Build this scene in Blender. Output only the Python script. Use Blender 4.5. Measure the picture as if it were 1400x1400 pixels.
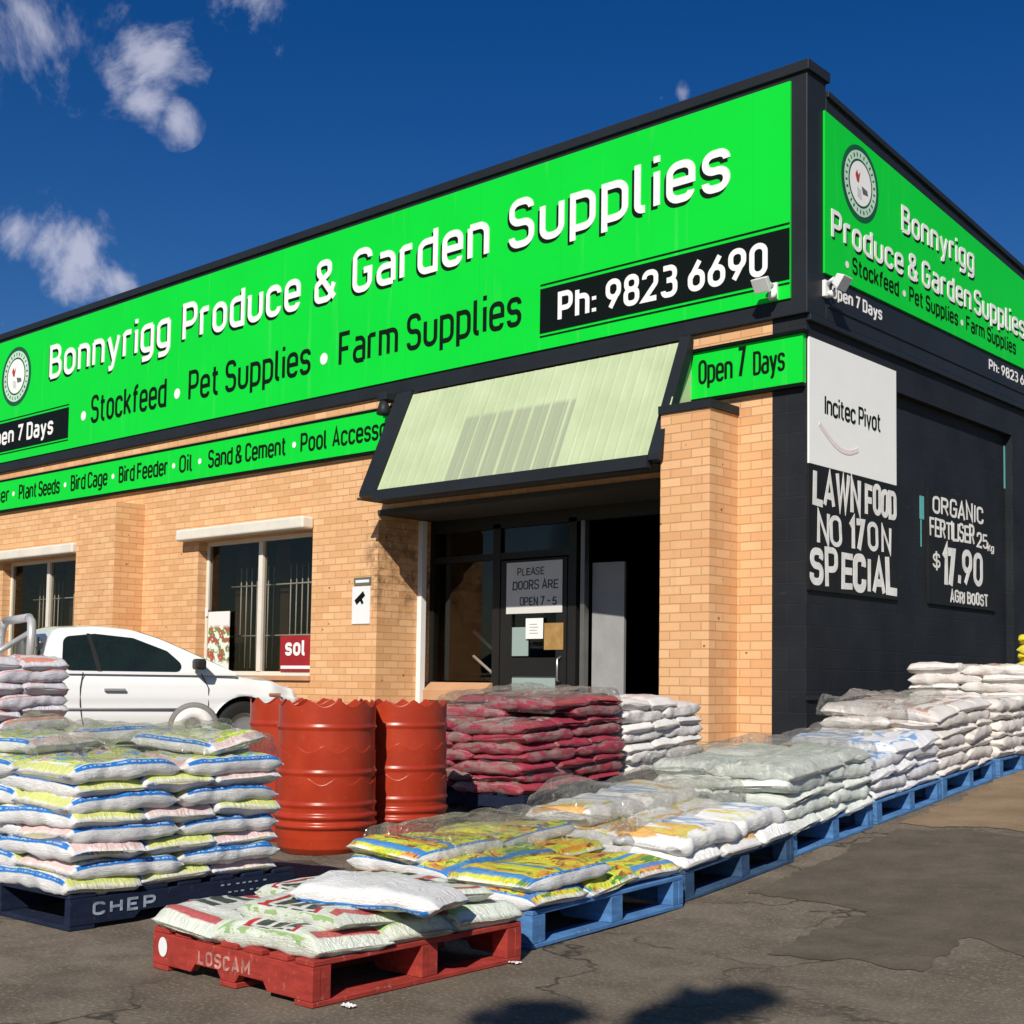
import bpy, bmesh, math, random
from math import radians, sin, cos, pi, sqrt
from mathutils import Vector, Matrix, noise

for o in list(bpy.data.objects):
    bpy.data.objects.remove(o)
SC = bpy.context.scene
COL = SC.collection
random.seed(7)

# ------------------------------------------------------------------ camera
CAM_P = Vector((6.184, -10.579, 1.05))
YAW, PITCH, ROLL = 0.713, 0.062, 0.012
F_PX, CX, CY = 1799.394, 767.805, 821.741
fwd = Vector((-sin(YAW) * cos(PITCH), cos(YAW) * cos(PITCH), sin(PITCH)))
rgt = Vector((cos(YAW), sin(YAW), 0))
upv = rgt.cross(fwd)
r2 = cos(ROLL) * rgt + sin(ROLL) * upv
u2 = -sin(ROLL) * rgt + cos(ROLL) * upv
cam = bpy.data.cameras.new("camera")
cam.sensor_width = 36
cam.lens = F_PX / 1400 * 36
cam.shift_x = (700 - CX) / 1400
cam.shift_y = (CY - 700) / 1400
cam.clip_start, cam.clip_end = 0.05, 2000
camo = bpy.data.objects.new("camera", cam)
COL.objects.link(camo)
camo.matrix_world = Matrix(((r2.x, u2.x, -fwd.x, CAM_P.x), (r2.y, u2.y, -fwd.y, CAM_P.y),
                            (r2.z, u2.z, -fwd.z, CAM_P.z), (0, 0, 0, 1)))
SC.camera = camo


def px_of(p):
    d = Vector(p) - CAM_P
    return CX + F_PX * d.dot(r2) / d.dot(fwd), CY - F_PX * d.dot(u2) / d.dot(fwd)


# ------------------------------------------------------------------ sun, sky, exposure
SUN = Vector((0.58, -1.0, 0.84)).normalized()
sl = bpy.data.lights.new("sun", 'SUN')
sl.energy = 4.6
sl.angle = radians(0.5)
sl.color = (1.0, 0.93, 0.82)
so = bpy.data.objects.new("sun", sl)
COL.objects.link(so)
so.location = (10, -20, 20)
so.rotation_euler = SUN.to_track_quat('Z', 'Y').to_euler()
SC.view_settings.view_transform = 'Standard'
SC.view_settings.look = 'None'
SC.view_settings.exposure = 0.22
SC.view_settings.gamma = 1.0
SC.cycles.max_bounces = 6
SC.cycles.transparent_max_bounces = 12
SC.cycles.use_denoising = True

W = bpy.data.worlds.new("World")
SC.world = W
W.use_nodes = True
wn, wl = W.node_tree.nodes, W.node_tree.links
wn.clear()


def wnode(t, **k):
    n = wn.new(t)
    for a, b in k.items():
        setattr(n, a, b)
    return n


wout = wnode('ShaderNodeOutputWorld')
wbg = wnode('ShaderNodeBackground')
wl.new(wbg.outputs[0], wout.inputs[0])
sky = wnode('ShaderNodeTexSky', sky_type='NISHITA')
sky.sun_disc = False
sky.sun_elevation = math.asin(SUN.z)
sky.sun_rotation = math.atan2(SUN.x, SUN.y)
sky.air_density, sky.dust_density, sky.ozone_density = 1.0, 0.3, 3.0
hsv = wnode('ShaderNodeHueSaturation')
hsv.inputs['Saturation'].default_value = 1.42
hsv.inputs['Hue'].default_value = 0.516
hsv.inputs['Value'].default_value = 0.66
wl.new(sky.outputs[0], hsv.inputs['Color'])
tc = wnode('ShaderNodeTexCoord')


def ray_dir(x, y):
    return (fwd + (x - CX) / F_PX * r2 - (y - CY) / F_PX * u2).normalized()


# clouds: soft puffs at fixed directions of the sky, broken up by noise
nz = wnode('ShaderNodeTexNoise')
nz.inputs['Scale'].default_value = 11
nz.inputs['Detail'].default_value = 8
nz.inputs['Roughness'].default_value = 0.62
nz.inputs['Distortion'].default_value = 0.35
wl.new(tc.outputs['Generated'], nz.inputs['Vector'])
PUFFS = [(40, 15, 105), (110, 35, 95), (60, 40, 70), (180, 55, 65), (150, 100, 40), (200, 145, 30), (365, 5, 55), (65, 330, 62), (110, 350, 55), (20, 320, 50),
         (165, 385, 38), (20, 325, 45), (905, 133, 17), (932, 128, 18), (5, 445, 30), (-60, 330, 60), (240, 165, 25), (60, -50, 120)]
acc = None
for (qx, qy, rad) in PUFFS:
    d = ray_dir(qx, qy)
    dn = wnode('ShaderNodeVectorMath', operation='DISTANCE')
    wl.new(tc.outputs['Generated'], dn.inputs[0])
    dn.inputs[1].default_value = d
    mr = wnode('ShaderNodeMapRange', interpolation_type='LINEAR')
    wl.new(dn.outputs['Value'], mr.inputs['Value'])
    mr.inputs['From Min'].default_value = 0.0
    mr.inputs['From Max'].default_value = rad * 1.5 / F_PX
    mr.inputs['To Min'].default_value = 1.0
    mr.inputs['To Max'].default_value = 0.0
    if acc is None:
        acc = mr.outputs[0]
    else:
        mx = wnode('ShaderNodeMath', operation='MAXIMUM')
        wl.new(acc, mx.inputs[0])
        wl.new(mr.outputs[0], mx.inputs[1])
        acc = mx.outputs[0]
m1 = wnode('ShaderNodeMath', operation='MULTIPLY_ADD')
wl.new(nz.outputs['Fac'], m1.inputs[0])
m1.inputs[1].default_value = 4.2
m1.inputs[2].default_value = -2.5
m2 = wnode('ShaderNodeMath', operation='ADD')
wl.new(m1.outputs[0], m2.inputs[0])
wl.new(acc, m2.inputs[1])
m3 = wnode('ShaderNodeMapRange', interpolation_type='SMOOTHSTEP')
wl.new(m2.outputs[0], m3.inputs['Value'])
m3.inputs['From Min'].default_value = 0.12
m3.inputs['From Max'].default_value = 1.0
m3.inputs['To Max'].default_value = 0.72
m4 = wnode('ShaderNodeMath', operation='MULTIPLY')
wl.new(m3.outputs[0], m4.inputs[0])
m5 = wnode('ShaderNodeMath', operation='GREATER_THAN')
wl.new(acc, m5.inputs[0])
m5.inputs[1].default_value = 0.001
wl.new(m5.outputs[0], m4.inputs[1])
cm = wnode('ShaderNodeMix', data_type='RGBA')
wl.new(m4.outputs[0], cm.inputs['Factor'])
wl.new(hsv.outputs[0], cm.inputs['A'])
cm.inputs['B'].default_value = (6.2, 6.3, 7.6, 1)
wl.new(cm.outputs['Result'], wbg.inputs['Color'])
wbg.inputs['Strength'].default_value = 0.085


# ------------------------------------------------------------------ node helper
class M:
    def __init__(s, name, rough=0.7, spec=0.3):
        s.m = bpy.data.materials.new(name)
        s.m.use_nodes = True
        s.n, s.l = s.m.node_tree.nodes, s.m.node_tree.links
        s.b = s.n['Principled BSDF']
        s.b.inputs['Roughness'].default_value = rough
        s.b.inputs['Specular IOR Level'].default_value = spec
        s.out = s.n['Material Output']

    def node(s, t, **k):
        n = s.n.new(t)
        for a, b in k.items():
            setattr(n, a, b)
        return n

    def setin(s, sock, v):
        if isinstance(v, bpy.types.NodeSocket):
            s.l.new(v, sock)
        else:
            if isinstance(v, tuple) and len(v) == 3 and sock.type == 'RGBA':
                v = v + (1,)
            sock.default_value = v

    def math(s, op, a, b=None, c=None):
        n = s.node('ShaderNodeMath', operation=op)
        s.setin(n.inputs[0], a)
        if b is not None:
            s.setin(n.inputs[1], b)
        if c is not None:
            s.setin(n.inputs[2], c)
        return n.outputs[0]

    def mix(s, f, a, b, blend='MIX'):
        n = s.node('ShaderNodeMix', data_type='RGBA', blend_type=blend)
        s.setin(n.inputs['Factor'], f)
        s.setin(n.inputs['A'], a)
        s.setin(n.inputs['B'], b)
        return n.outputs['Result']

    def rng(s, v, a, b, c=0.0, d=1.0):
        n = s.node('ShaderNodeMapRange')
        s.setin(n.inputs['Value'], v)
        for k, q in zip(('From Min', 'From Max', 'To Min', 'To Max'), (a, b, c, d)):
            n.inputs[k].default_value = q
        return n.outputs[0]

    def noise(s, vec, scale, detail=4, rough=0.55, col=False, dist=0.0):
        n = s.node('ShaderNodeTexNoise')
        if vec is not None:
            s.l.new(vec, n.inputs['Vector'])
        n.inputs['Scale'].default_value = scale
        n.inputs['Detail'].default_value = detail
        n.inputs['Roughness'].default_value = rough
        n.inputs['Distortion'].default_value = dist
        return n.outputs['Color' if col else 'Fac']

    def coord(s, which='Object'):
        return s.node('ShaderNodeTexCoord').outputs[which]

    def bump(s, h, strength=0.3, dist=0.01):
        n = s.node('ShaderNodeBump')
        n.inputs['Strength'].default_value = strength
        n.inputs['Distance'].default_value = dist
        s.l.new(h, n.inputs['Height'])
        s.l.new(n.outputs[0], s.b.inputs['Normal'])
        return n

    def color(s, c):
        s.setin(s.b.inputs['Base Color'], c)
        return s

    def sep(s, vec):
        n = s.node('ShaderNodeSeparateXYZ')
        s.l.new(vec, n.inputs[0])
        return n.outputs

    def comb(s, x, y, z):
        n = s.node('ShaderNodeCombineXYZ')
        for k, q in enumerate((x, y, z)):
            s.setin(n.inputs[k], q)
        return n.outputs[0]

    def ramp(s, f, stops, interp='LINEAR'):
        n = s.node('ShaderNodeValToRGB')
        n.color_ramp.interpolation = interp
        e = n.color_ramp.elements
        while len(e) < len(stops):
            e.new(0.5)
        for k, (p, c) in enumerate(stops):
            e[k].position = p
            e[k].color = c + (1,)
        s.l.new(f, n.inputs[0])
        return n.outputs[0]


def plain(name, c, rough=0.6, spec=0.3, metal=0.0, vary=0.12, bump=0.0, vs=3.0):
    m = M(name, rough, spec)
    co = m.coord()
    n = m.noise(co, vs, 5)
    n2 = m.noise(co, vs * 14, 3)
    f = m.math('MULTIPLY_ADD', n, 0.7, m.math('MULTIPLY', n2, 0.3))
    d = tuple(x * (1 - vary * 1.6) for x in c)
    e = tuple(min(1, x * (1 + vary)) for x in c)
    m.color(m.mix(m.rng(f, 0.3, 0.7), d, e))
    m.b.inputs['Metallic'].default_value = metal
    if bump:
        m.bump(n2, bump, 0.004)
    return m.m


# ------------------------------------------------------------------ mesh builder
class MB:
    def __init__(s):
        s.v, s.f, s.uv, s.sm = [], [], [], []

    def face(s, idx, uv=None, smooth=False):
        s.f.append(tuple(idx))
        s.uv.append(uv)
        s.sm.append(smooth)

    def box(s, x0, y0, z0, x1, y1, z1, mat=None):
        b = len(s.v)
        P = [(x0, y0, z0), (x1, y0, z0), (x1, y1, z0), (x0, y1, z0), (x0, y0, z1), (x1, y0, z1), (x1, y1, z1), (x0, y1, z1)]
        s.v += [tuple(mat @ Vector(p)) if mat else p for p in P]
        for q in ((0, 3, 2, 1), (4, 5, 6, 7), (0, 1, 5, 4), (1, 2, 6, 5), (2, 3, 7, 6), (3, 0, 4, 7)):
            s.face([b + k for k in q])
        return s

    def prism(s, pts, d, mat=None):
        """pts: 2-D outline (x,y) counter-clockwise, from z=0 to z=d"""
        n, b = len(pts), len(s.v)
        P = [(x, y, 0) for x, y in pts] + [(x, y, d) for x, y in pts]
        s.v += [tuple(mat @ Vector(p)) if mat else p for p in P]
        s.face([b + k for k in range(n)][::-1])
        s.face([b + n + k for k in range(n)])
        for k in range(n):
            j = (k + 1) % n
            s.face([b + k, b + j, b + n + j, b + n + k])
        return s

    def grid(s, fn, nu, nv, smooth=True, closed_u=False):
        b = len(s.v)
        for i in range(nu + (0 if closed_u else 1)):
            for j in range(nv + 1):
                s.v.append(tuple(fn(i / nu, j / nv)))
        w = nv + 1
        for i in range(nu):
            i2 = (i + 1) % nu if closed_u else i + 1
            for j in range(nv):
                uv = [(i / nu, j / nv), ((i + 1) / nu, j / nv), ((i + 1) / nu, (j + 1) / nv), (i / nu, (j + 1) / nv)]
                s.face([b + i * w + j, b + i2 * w + j, b + i2 * w + j + 1, b + i * w + j + 1], uv, smooth)
        return s

    def tube(s, pts, r, seg=8, cap=True):
        pts = [Vector(p) for p in pts]
        b = len(s.v)
        n = len(pts)
        prev = None
        for i, p in enumerate(pts):
            d = (pts[min(i + 1, n - 1)] - pts[max(i - 1, 0)]).normalized()
            a = prev if prev else (Vector((0, 0, 1)) if abs(d.z) < 0.9 else Vector((1, 0, 0)))
            x = d.cross(a).normalized()
            y = x.cross(d).normalized()
            prev = y
            rr = r[i] if isinstance(r, (list, tuple)) else r
            for k in range(seg):
                t = 2 * pi * k / seg
                s.v.append(tuple(p + rr * (cos(t) * x + sin(t) * y)))
        for i in range(n - 1):
            for k in range(seg):
                k2 = (k + 1) % seg
                s.face([b + i * seg + k, b + i * seg + k2, b + (i + 1) * seg + k2, b + (i + 1) * seg + k], None, True)
        if cap:
            s.face([b + k for k in range(seg)][::-1])
            s.face([b + (n - 1) * seg + k for k in range(seg)])
        return s

    def lathe(s, prof, seg=48, mat=None, smooth=True):
        """prof: list of (r,z); z may be a function of angle"""
        b = len(s.v)
        for k in range(seg):
            t = 2 * pi * k / seg
            for (r, z) in prof:
                zz = z(t) if callable(z) else z
                p = Vector((r * cos(t), r * sin(t), zz))
                s.v.append(tuple(mat @ p) if mat else tuple(p))
        n = len(prof)
        for k in range(seg):
            k2 = (k + 1) % seg
            for i in range(n - 1):
                s.face([b + k * n + i, b + k2 * n + i, b + k2 * n + i + 1, b + k * n + i + 1], None, smooth)
        return s

    def mesh(s, name, mat=None):
        me = bpy.data.meshes.new(name)
        me.from_pydata(s.v, [], s.f)
        if any(s.uv):
            ul = me.uv_layers.new(name="UVMap")
            li = 0
            for f, uv in zip(s.f, s.uv):
                for k in range(len(f)):
                    if uv:
                        ul.data[li].uv = uv[k]
                    li += 1
        me.polygons.foreach_set('use_smooth', s.sm)
        if mat:
            me.materials.append(mat)
        me.update()
        return me

    def densify(s):
        return s

    def obj(s, name, mat=None, parent=None, bevel=0.0, seg=2):
        o = bpy.data.objects.new(name, s.mesh(name, mat))
        COL.objects.link(o)
        if parent:
            o.parent = parent
        if bevel:
            md = o.modifiers.new('bevel', 'BEVEL')
            md.width = bevel
            md.segments = seg
            md.limit_method = 'ANGLE'
        return o


def tag(o, label, cat, group=None):
    o['label'] = label
    o['category'] = cat
    if group:
        o['group'] = group
    return o


def thing(name, label, cat, loc=(0, 0, 0), group=None, rot=0.0):
    o = bpy.data.objects.new(name, None)
    o.empty_display_size = 0.2
    COL.objects.link(o)
    o.location = loc
    o.rotation_euler = (0, 0, rot)
    return tag(o, label, cat, group)


def struct(o):
    o['kind'] = 'structure'
    return o


# ------------------------------------------------------------------ stroke lettering
def A(*p, c=False, r=0.2):
    return (p, c, r)


X_ = 0.73
GLY = {
    'a': (.46, [A((.04, X_), (.46, X_), (.46, 0)), A((.46, .42), (0, .42), (0, 0), (.46, 0), r=.19)]),
    'b': (.46, [A((0, 1), (0, 0, .01), (.46, 0), (.46, X_), (0, X_))]),
    'c': (.44, [A((.44, .56), (.44, X_), (0, X_), (0, 0), (.44, 0), (.44, .17))]),
    'd': (.46, [A((.46, 1), (.46, 0, .01), (0, 0), (0, X_), (.46, X_))]),
    'e': (.46, [A((0, .37), (.46, .37, .01), (.46, X_), (0, X_), (0, 0), (.44, 0), (.44, .13))]),
    'f': (.3, [A((.1, 0), (.1, 1), (.33, 1)), A((-.03, X_), (.3, X_))]),
    'g': (.46, [A((.46, X_), (0, X_), (0, 0), (.46, 0)), A((.46, X_), (.46, -.27), (.03, -.27))]),
    'h': (.46, [A((0, 0), (0, 1)), A((0, X_), (.46, X_), (.46, 0))]),
    'i': (0, [A((0, 0), (0, X_)), A((0, .93), (0, 1.07))]),
    'k': (.44, [A((0, 0), (0, 1)), A((.42, X_), (0, .26)), A((.14, .42), (.45, 0))]),
    'l': (.14, [A((0, 1), (0, 0), (.16, 0), r=.12)]),
    'm': (.76, [A((0, 0), (0, X_, .01), (.38, X_), (.38, 0)), A((.3, X_), (.76, X_), (.76, 0))]),
    'n': (.46, [A((0, 0), (0, X_)), A((0, X_), (.46, X_), (.46, 0))]),
    'o': (.46, [A((0, 0), (.46, 0), (.46, X_), (0, X_), c=True, r=.22)]),
    'p': (.46, [A((0, -.27), (0, X_, .01), (.46, X_), (.46, 0), (0, 0))]),
    'r': (.28, [A((0, 0), (0, X_)), A((0, X_ - .06), (.06, X_), (.3, X_), r=.08)]),
    's': (.42, [A((.42, .58), (.42, X_), (0, X_), (0, .37), (.42, .37), (.42, 0), (0, 0), (0, .15), r=.17)]),
    't': (.3, [A((.1, .98), (.1, 0), (.32, 0), r=.16), A((-.03, X_), (.3, X_))]),
    'u': (.46, [A((0, X_), (0, 0), (.46, 0), (.46, X_))]),
    'v': (.46, [A((0, X_), (.23, 0), (.46, X_), r=.01)]),
    'y': (.48, [A((0, X_), (.25, 0.02)), A((.48, X_), (.19, -.27), (.03, -.27), r=.08)]),
    'B': (.5, [A((0, 0), (0, 1, .01), (.46, 1), (.46, .53), (0, .53)), A((.2, .53), (.5, .53), (.5, 0), (0, 0))]),
    'P': (.5, [A((0, 0), (0, 1, .01), (.5, 1), (.5, .44), (0, .44))]),
    'R': (.5, [A((0, 0), (0, 1, .01), (.5, 1), (.5, .48), (0, .48)), A((.25, .48), (.5, 0))]),
    'G': (.52, [A((.5, .8), (.5, 1), (0, 1), (0, 0), (.5, 0), (.5, .48, .01), (.3, .48))]),
    'S': (.5, [A((.48, .82), (.48, 1), (0, 1), (0, .52), (.5, .5), (.5, 0), (0, 0), (0, .18))]),
    'F': (.46, [A((0, 0), (0, 1, .01), (.46, 1)), A((0, .5), (.4, .5))]),
    'E': (.46, [A((.46, 0), (0, 0, .01), (0, 1, .01), (.46, 1)), A((0, .5), (.4, .5))]),
    'D': (.5, [A((0, 0), (0, 1, .01), (.5, 1), (.5, 0), (-.06, 0))]),
    'O': (.5, [A((0, 0), (.5, 0), (.5, 1), (0, 1), c=True, r=.24)]),
    'C': (.48, [A((.48, .78), (.48, 1), (0, 1), (0, 0), (.48, 0), (.48, .22))]),
    'I': (0, [A((0, 0), (0, 1))]),
    'L': (.42, [A((0, 1), (0, 0, .01), (.44, 0))]),
    'A': (.54, [A((0, 0), (.27, 1), (.54, 0), r=.01), A((.1, .28), (.44, .28))]),
    'W': (.8, [A((0, 1), (.2, 0), (.4, .9), (.6, 0), (.8, 1), r=.01)]),
    'N': (.5, [A((0, 0), (0, 1), (.5, 0), (.5, 1), r=.01)]),
    'T': (.5, [A((.25, 0), (.25, 1)), A((0, 1), (.5, 1))]),
    'U': (.5, [A((0, 1), (0, 0), (.5, 0), (.5, 1))]),
    'H': (.5, [A((0, 0), (0, 1)), A((.5, 0), (.5, 1)), A((0, .5), (.5, .5))]),
    'K': (.5, [A((0, 0), (0, 1)), A((.48, 1), (0, .42)), A((.14, .56), (.5, 0))]),
    'M': (.64, [A((0, 0), (0, 1), (.32, .3), (.64, 1), (.64, 0), r=.01)]),
    'V': (.54, [A((0, 1), (.27, 0), (.54, 1), r=.01)]),
    'Y': (.5, [A((0, 1), (.25, .45), (.25, 0), r=.01), A((.5, 1), (.25, .45))]),
    '0': (.48, [A((0, 0), (.48, 0), (.48, 1), (0, 1), c=True, r=.24)]),
    '1': (.2, [A((0, .82), (.18, 1), (.18, 0), r=.01)]),
    '2': (.48, [A((0, .78), (0, 1), (.48, 1), (.48, .56), (0, 0, .01), (.5, 0), r=.2)]),
    '3': (.48, [A((0, 1), (.46, 1), (.46, .54), (.14, .54)), A((.14, .54), (.48, .54), (.48, 0), (0, 0), (0, .16))]),
    '4': (.5, [A((.38, 0), (.38, 1), (0, .25), (.52, .25), r=.01)]),
    '5': (.48, [A((.46, 1), (.04, 1, .01), (0, .55, .01), (.48, .6), (.48, 0), (0, 0), (0, .16))]),
    '6': (.48, [A((0, 0), (.48, 0), (.48, .6), (0, .6), c=True, r=.23), A((.36, 1), (.02, .42))]),
    '7': (.46, [A((0, 1), (.46, 1, .01), (.14, 0))]),
    '8': (.48, [A((.02, .53), (.46, .53), (.46, 1), (.02, 1), c=True), A((0, 0), (.48, 0), (.48, .53), (0, .53), c=True)]),
    '9': (.48, [A((0, .4), (.48, .4), (.48, 1), (0, 1), c=True, r=.23), A((.12, 0), (.46, .58))]),
    '&': (.56, [A((.56, 0), (.06, .74), (.06, 1), (.4, 1), (.4, .7), (0, .42), (0, 0), (.4, 0), (.54, .4), r=.13)]),
    ':': (0, [A((0, 0), (0, .14)), A((0, .46), (0, .6))]),
    '.': (0, [A((0, 0), (0, .14))]),
    '*': (.1, [A((.0, .3), (.1, .3), (.1, .42), (0, .42), c=True, r=.05)]),
    '-': (.3, [A((0, .45), (.3, .45))]),
    '$': (.5, [A((.48, .76), (.48, .88), (0, .88), (0, .5), (.5, .5), (.5, .12), (0, .12), (0, .26)), A((.25, -.05), (.25, 1.05))]),
}


def rounded(pts, closed, r0):
    n = len(pts)
    P = [Vector((p[0], p[1])) for p in pts]
    R = [p[2] if len(p) > 2 else r0 for p in pts]
    out = []
    for i in range(n):
        if not closed and i in (0, n - 1):
            out.append(P[i])
            continue
        a, b, c = P[i - 1], P[i], P[(i + 1) % n]
        u, v = (a - b), (c - b)
        lu, lv = u.length, v.length
        u.normalize()
        v.normalize()
        ang = math.acos(max(-1, min(1, u.dot(v))))
        if ang > pi - 0.03:
            continue
        ea = 1.0 if (not closed and i == 1) else 0.5
        ec = 1.0 if (not closed and i == n - 2) else 0.5
        t = min(R[i] / math.tan(ang / 2), lu * ea * .999, lv * ec * .999)
        if R[i] < 0.02:
            out.append(b)
            continue
        rr = t * math.tan(ang / 2)
        cen = b + (u + v).normalized() * (rr / sin(ang / 2))
        p0, p1 = b + u * t, b + v * t
        a0 = math.atan2(*(p0 - cen).yx)
        a1 = math.atan2(*(p1 - cen).yx)
        da = (a1 - a0 + pi) % (2 * pi) - pi
        for k in range(7):
            q = a0 + da * k / 6
            out.append(cen + rr * Vector((cos(q), sin(q))))
    res = []
    for p in out:
        if not res or (p - res[-1]).length > 1e-4:
            res.append(p)
    return res


def stroke(mb, pts, closed, sw, z0, z1, mat, cap=0.0):
    n = len(pts)
    if not closed and cap:
        pts = list(pts)
        pts[0] = pts[0] + (pts[0] - pts[1]).normalized() * cap
        pts[-1] = pts[-1] + (pts[-1] - pts[-2]).normalized() * cap
    Lp, Rp = [], []
    for i in range(n):
        if closed:
            a, c = pts[i - 1], pts[(i + 1) % n]
        else:
            a, c = pts[max(i - 1, 0)], pts[min(i + 1, n - 1)]
        b = pts[i]
        d1 = (b - a).normalized() if (b - a).length > 1e-6 else (c - b).normalized()
        d2 = (c - b).normalized() if (c - b).length > 1e-6 else d1
        n1, n2 = Vector((-d1.y, d1.x)), Vector((-d2.y, d2.x))
        m = (n1 + n2)
        if m.length < 0.2:
            m = n1
        m.normalize()
        k = min(1 / max(m.dot(n1), 0.35), 2.4)
        Lp.append(b + m * sw / 2 * k)
        Rp.append(b - m * sw / 2 * k)
    base = len(mb.v)
    for i, (p, q) in enumerate(zip(Lp, Rp)):
        zz = z1 + .0008 * i / n
        for (w, z) in ((p, zz), (q, zz), (q, z0), (p, z0)):
            mb.v.append(tuple(mat @ Vector((w.x, w.y, z))))
    for i in range(n if closed else n - 1):
        j = (i + 1) % n
        for k in range(4):
            k2 = (k + 1) % 4
            mb.face([base + i * 4 + k, base + i * 4 + k2, base + j * 4 + k2, base + j * 4 + k])
    if not closed:
        mb.face([base + k for k in range(4)])
        mb.face([base + (n - 1) * 4 + k for k in range(4)][::-1])


def text(mb, s, x0, x1, y0, cap, sw, mat, depth=0.003, track=0.17, jit=0.0, seed=1, space=0.3):
    """stroke lettering from x0 to x1, baseline y0; sw and track are fractions of the cap height"""
    rnd = random.Random(seed)
    adv = []
    x = 0.0
    for ch in s:
        if ch == ' ':
            x += space
            continue
        w = GLY[ch][0]
        adv.append((ch, x))
        x += w + track + sw
    tot = x - track - sw
    k = (x1 - x0 - sw * cap) / tot if tot > 1e-6 else 1.0
    c2 = cap * (1 - sw)
    q = 0
    for ch, gx in adv:
        ox, oy, js = rnd.uniform(-jit, jit), rnd.uniform(-jit, jit), 1 + rnd.uniform(-jit, jit) * 2.5
        sl = rnd.uniform(-jit, jit) * 1.2
        for (pts, closed, r) in GLY[ch][1]:
            pp = []
            for p in pts:
                jx, jy = rnd.uniform(-jit, jit) * .6, rnd.uniform(-jit, jit) * .6
                pp.append((p[0] + jx + sl * p[1], (p[1] + jy) * js) + tuple(p[2:]))
            rp = rounded(pp, closed, r)
            fin = [Vector((x0 + sw * cap / 2 + (gx + p.x + ox) * k, y0 + sw * cap / 2 + (p.y + oy) * c2)) for p in rp]
            w = sw * cap * (1 + rnd.uniform(-jit, jit) * 5)
            if ch == '*':
                w = sw * cap * 1.05
            stroke(mb, fin, closed, w, 0, depth + 0.0004 * (q % 5), mat, cap=(0.0 if not jit else w * .3))
            q += 1
    return mb


def words(parent, mat, name, s, x0, x1, y0, cap, sw, M_, depth=.003, track=.13, space=.3):
    """a phrase set between x0 and x1, each word a part of its own"""
    x, ext = 0.0, []
    for w_ in s.split(' '):
        a_ = x
        for ch in w_:
            x += GLY[ch][0] + track + sw
        ext.append((w_, a_, x - track - sw))
        x += space
    k = (x1 - x0 - sw * cap) / ext[-1][2]
    for w_, a_, b_ in ext:
        mb = MB()
        text(mb, w_, x0 + a_ * k, x0 + b_ * k + sw * cap, y0, cap, sw, M_, depth, track)
        mb.obj(name, mat, parent)


def ring(mb, cx, cy, r0, r1, z, mat, seg=48, ax=1.0):
    b = len(mb.v)
    for k in range(seg):
        t = 2 * pi * k / seg
        for r in (r0, r1):
            mb.v.append(tuple(mat @ Vector((cx + ax * r * cos(t), cy + r * sin(t), z))))
    for k in range(seg):
        j = (k + 1) % seg
        mb.face([b + 2 * k, b + 2 * k + 1, b + 2 * j + 1, b + 2 * j])


FRONT = lambda y: Matrix(((1, 0, 0, 0), (0, 0, -1, y), (0, 1, 0, 0), (0, 0, 0, 1)))
SIDE = lambda x: Matrix(((0, 0, 1, x), (1, 0, 0, 0), (0, 1, 0, 0), (0, 0, 0, 1)))


# ------------------------------------------------------------------ ground
def zg(y, x=0.0):
    a = 0.068
    sp = lambda t: math.log1p(math.exp(t / .25)) * .25 if t < 8 else t
    f = min(1.0, max(0.0, (x + 6.0) / 4.5))
    f = .3 + .7 * f * f * (3 - 2 * f)
    return a * f * (sp(y + 5.6) - sp(y - 0.2))


m = M('asphalt', 0.9, 0.15)
co = m.coord()
n1 = m.noise(co, 0.55, 6, 0.6)
n2 = m.noise(co, 3.5, 6, 0.65)
n3 = m.noise(co, 60, 3, 0.7)
v = m.node('ShaderNodeTexVoronoi', feature='F1')
m.l.new(co, v.inputs['Vector'])
v.inputs['Scale'].default_value = 95
c = m.mix(m.rng(n1, .35, .65), (.125, .104, .08), (.185, .155, .12))
c = m.mix(m.rng(n2, .42, .62), c, (.11, .09, .068))
c = m.mix(m.math('MULTIPLY', m.rng(n3, .52, .72), .7), c, (.34, .29, .22))
c = m.mix(m.math('MULTIPLY', m.rng(v.outputs['Distance'], .0, .3, 1, 0), .5), c, (.24, .2, .16))
vc = m.node('ShaderNodeTexVoronoi', feature='DISTANCE_TO_EDGE')
wv = m.node('ShaderNodeVectorMath', operation='MULTIPLY_ADD')
m.l.new(m.noise(co, 1.6, 4, col=True), wv.inputs[0])
wv.inputs[1].default_value = (.9, .9, .9)
m.l.new(co, wv.inputs[2])
m.l.new(wv.outputs[0], vc.inputs['Vector'])
vc.inputs['Scale'].default_value = 0.75
crack = m.math('MULTIPLY', m.rng(vc.outputs['Distance'], .002, .012, 1, 0), m.rng(m.noise(co, .8, 3), .4, .52))
c = m.mix(m.math('MULTIPLY', crack, .8), c, (.03, .026, .02))
st = m.noise(co, 1.3, 3, 0.5)
c = m.mix(m.math('MULTIPLY', m.rng(st, .62, .7), .4), c, (.05, .043, .036))
m.color(c)
m.bump(m.math('ADD', m.math('MULTIPLY', n3, .6), m.math('MULTIPLY', n2, .5)), 0.55, 0.012)
ASPH = m.m
mb = MB()
YS = [-90, -40, -14] + [-10 + 0.25 * k for k in range(57)] + [10, 40, 120]
XS = [-120, -30, -12, -7, -6, -5.5, -5, -4.5, -4, -3.5, -3, -2.5, -2, -1.5, 0, 1, 2, 3, 4, 6, 12, 30, 120]
for y in YS:
    for x in XS:
        mb.v.append((x, y, zg(y, x)))
for j in range(len(YS) - 1):
    for i in range(len(XS) - 1):
        a = j * len(XS) + i
        mb.face([a, a + 1, a + 1 + len(XS), a + len(XS)], None, True)
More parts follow.
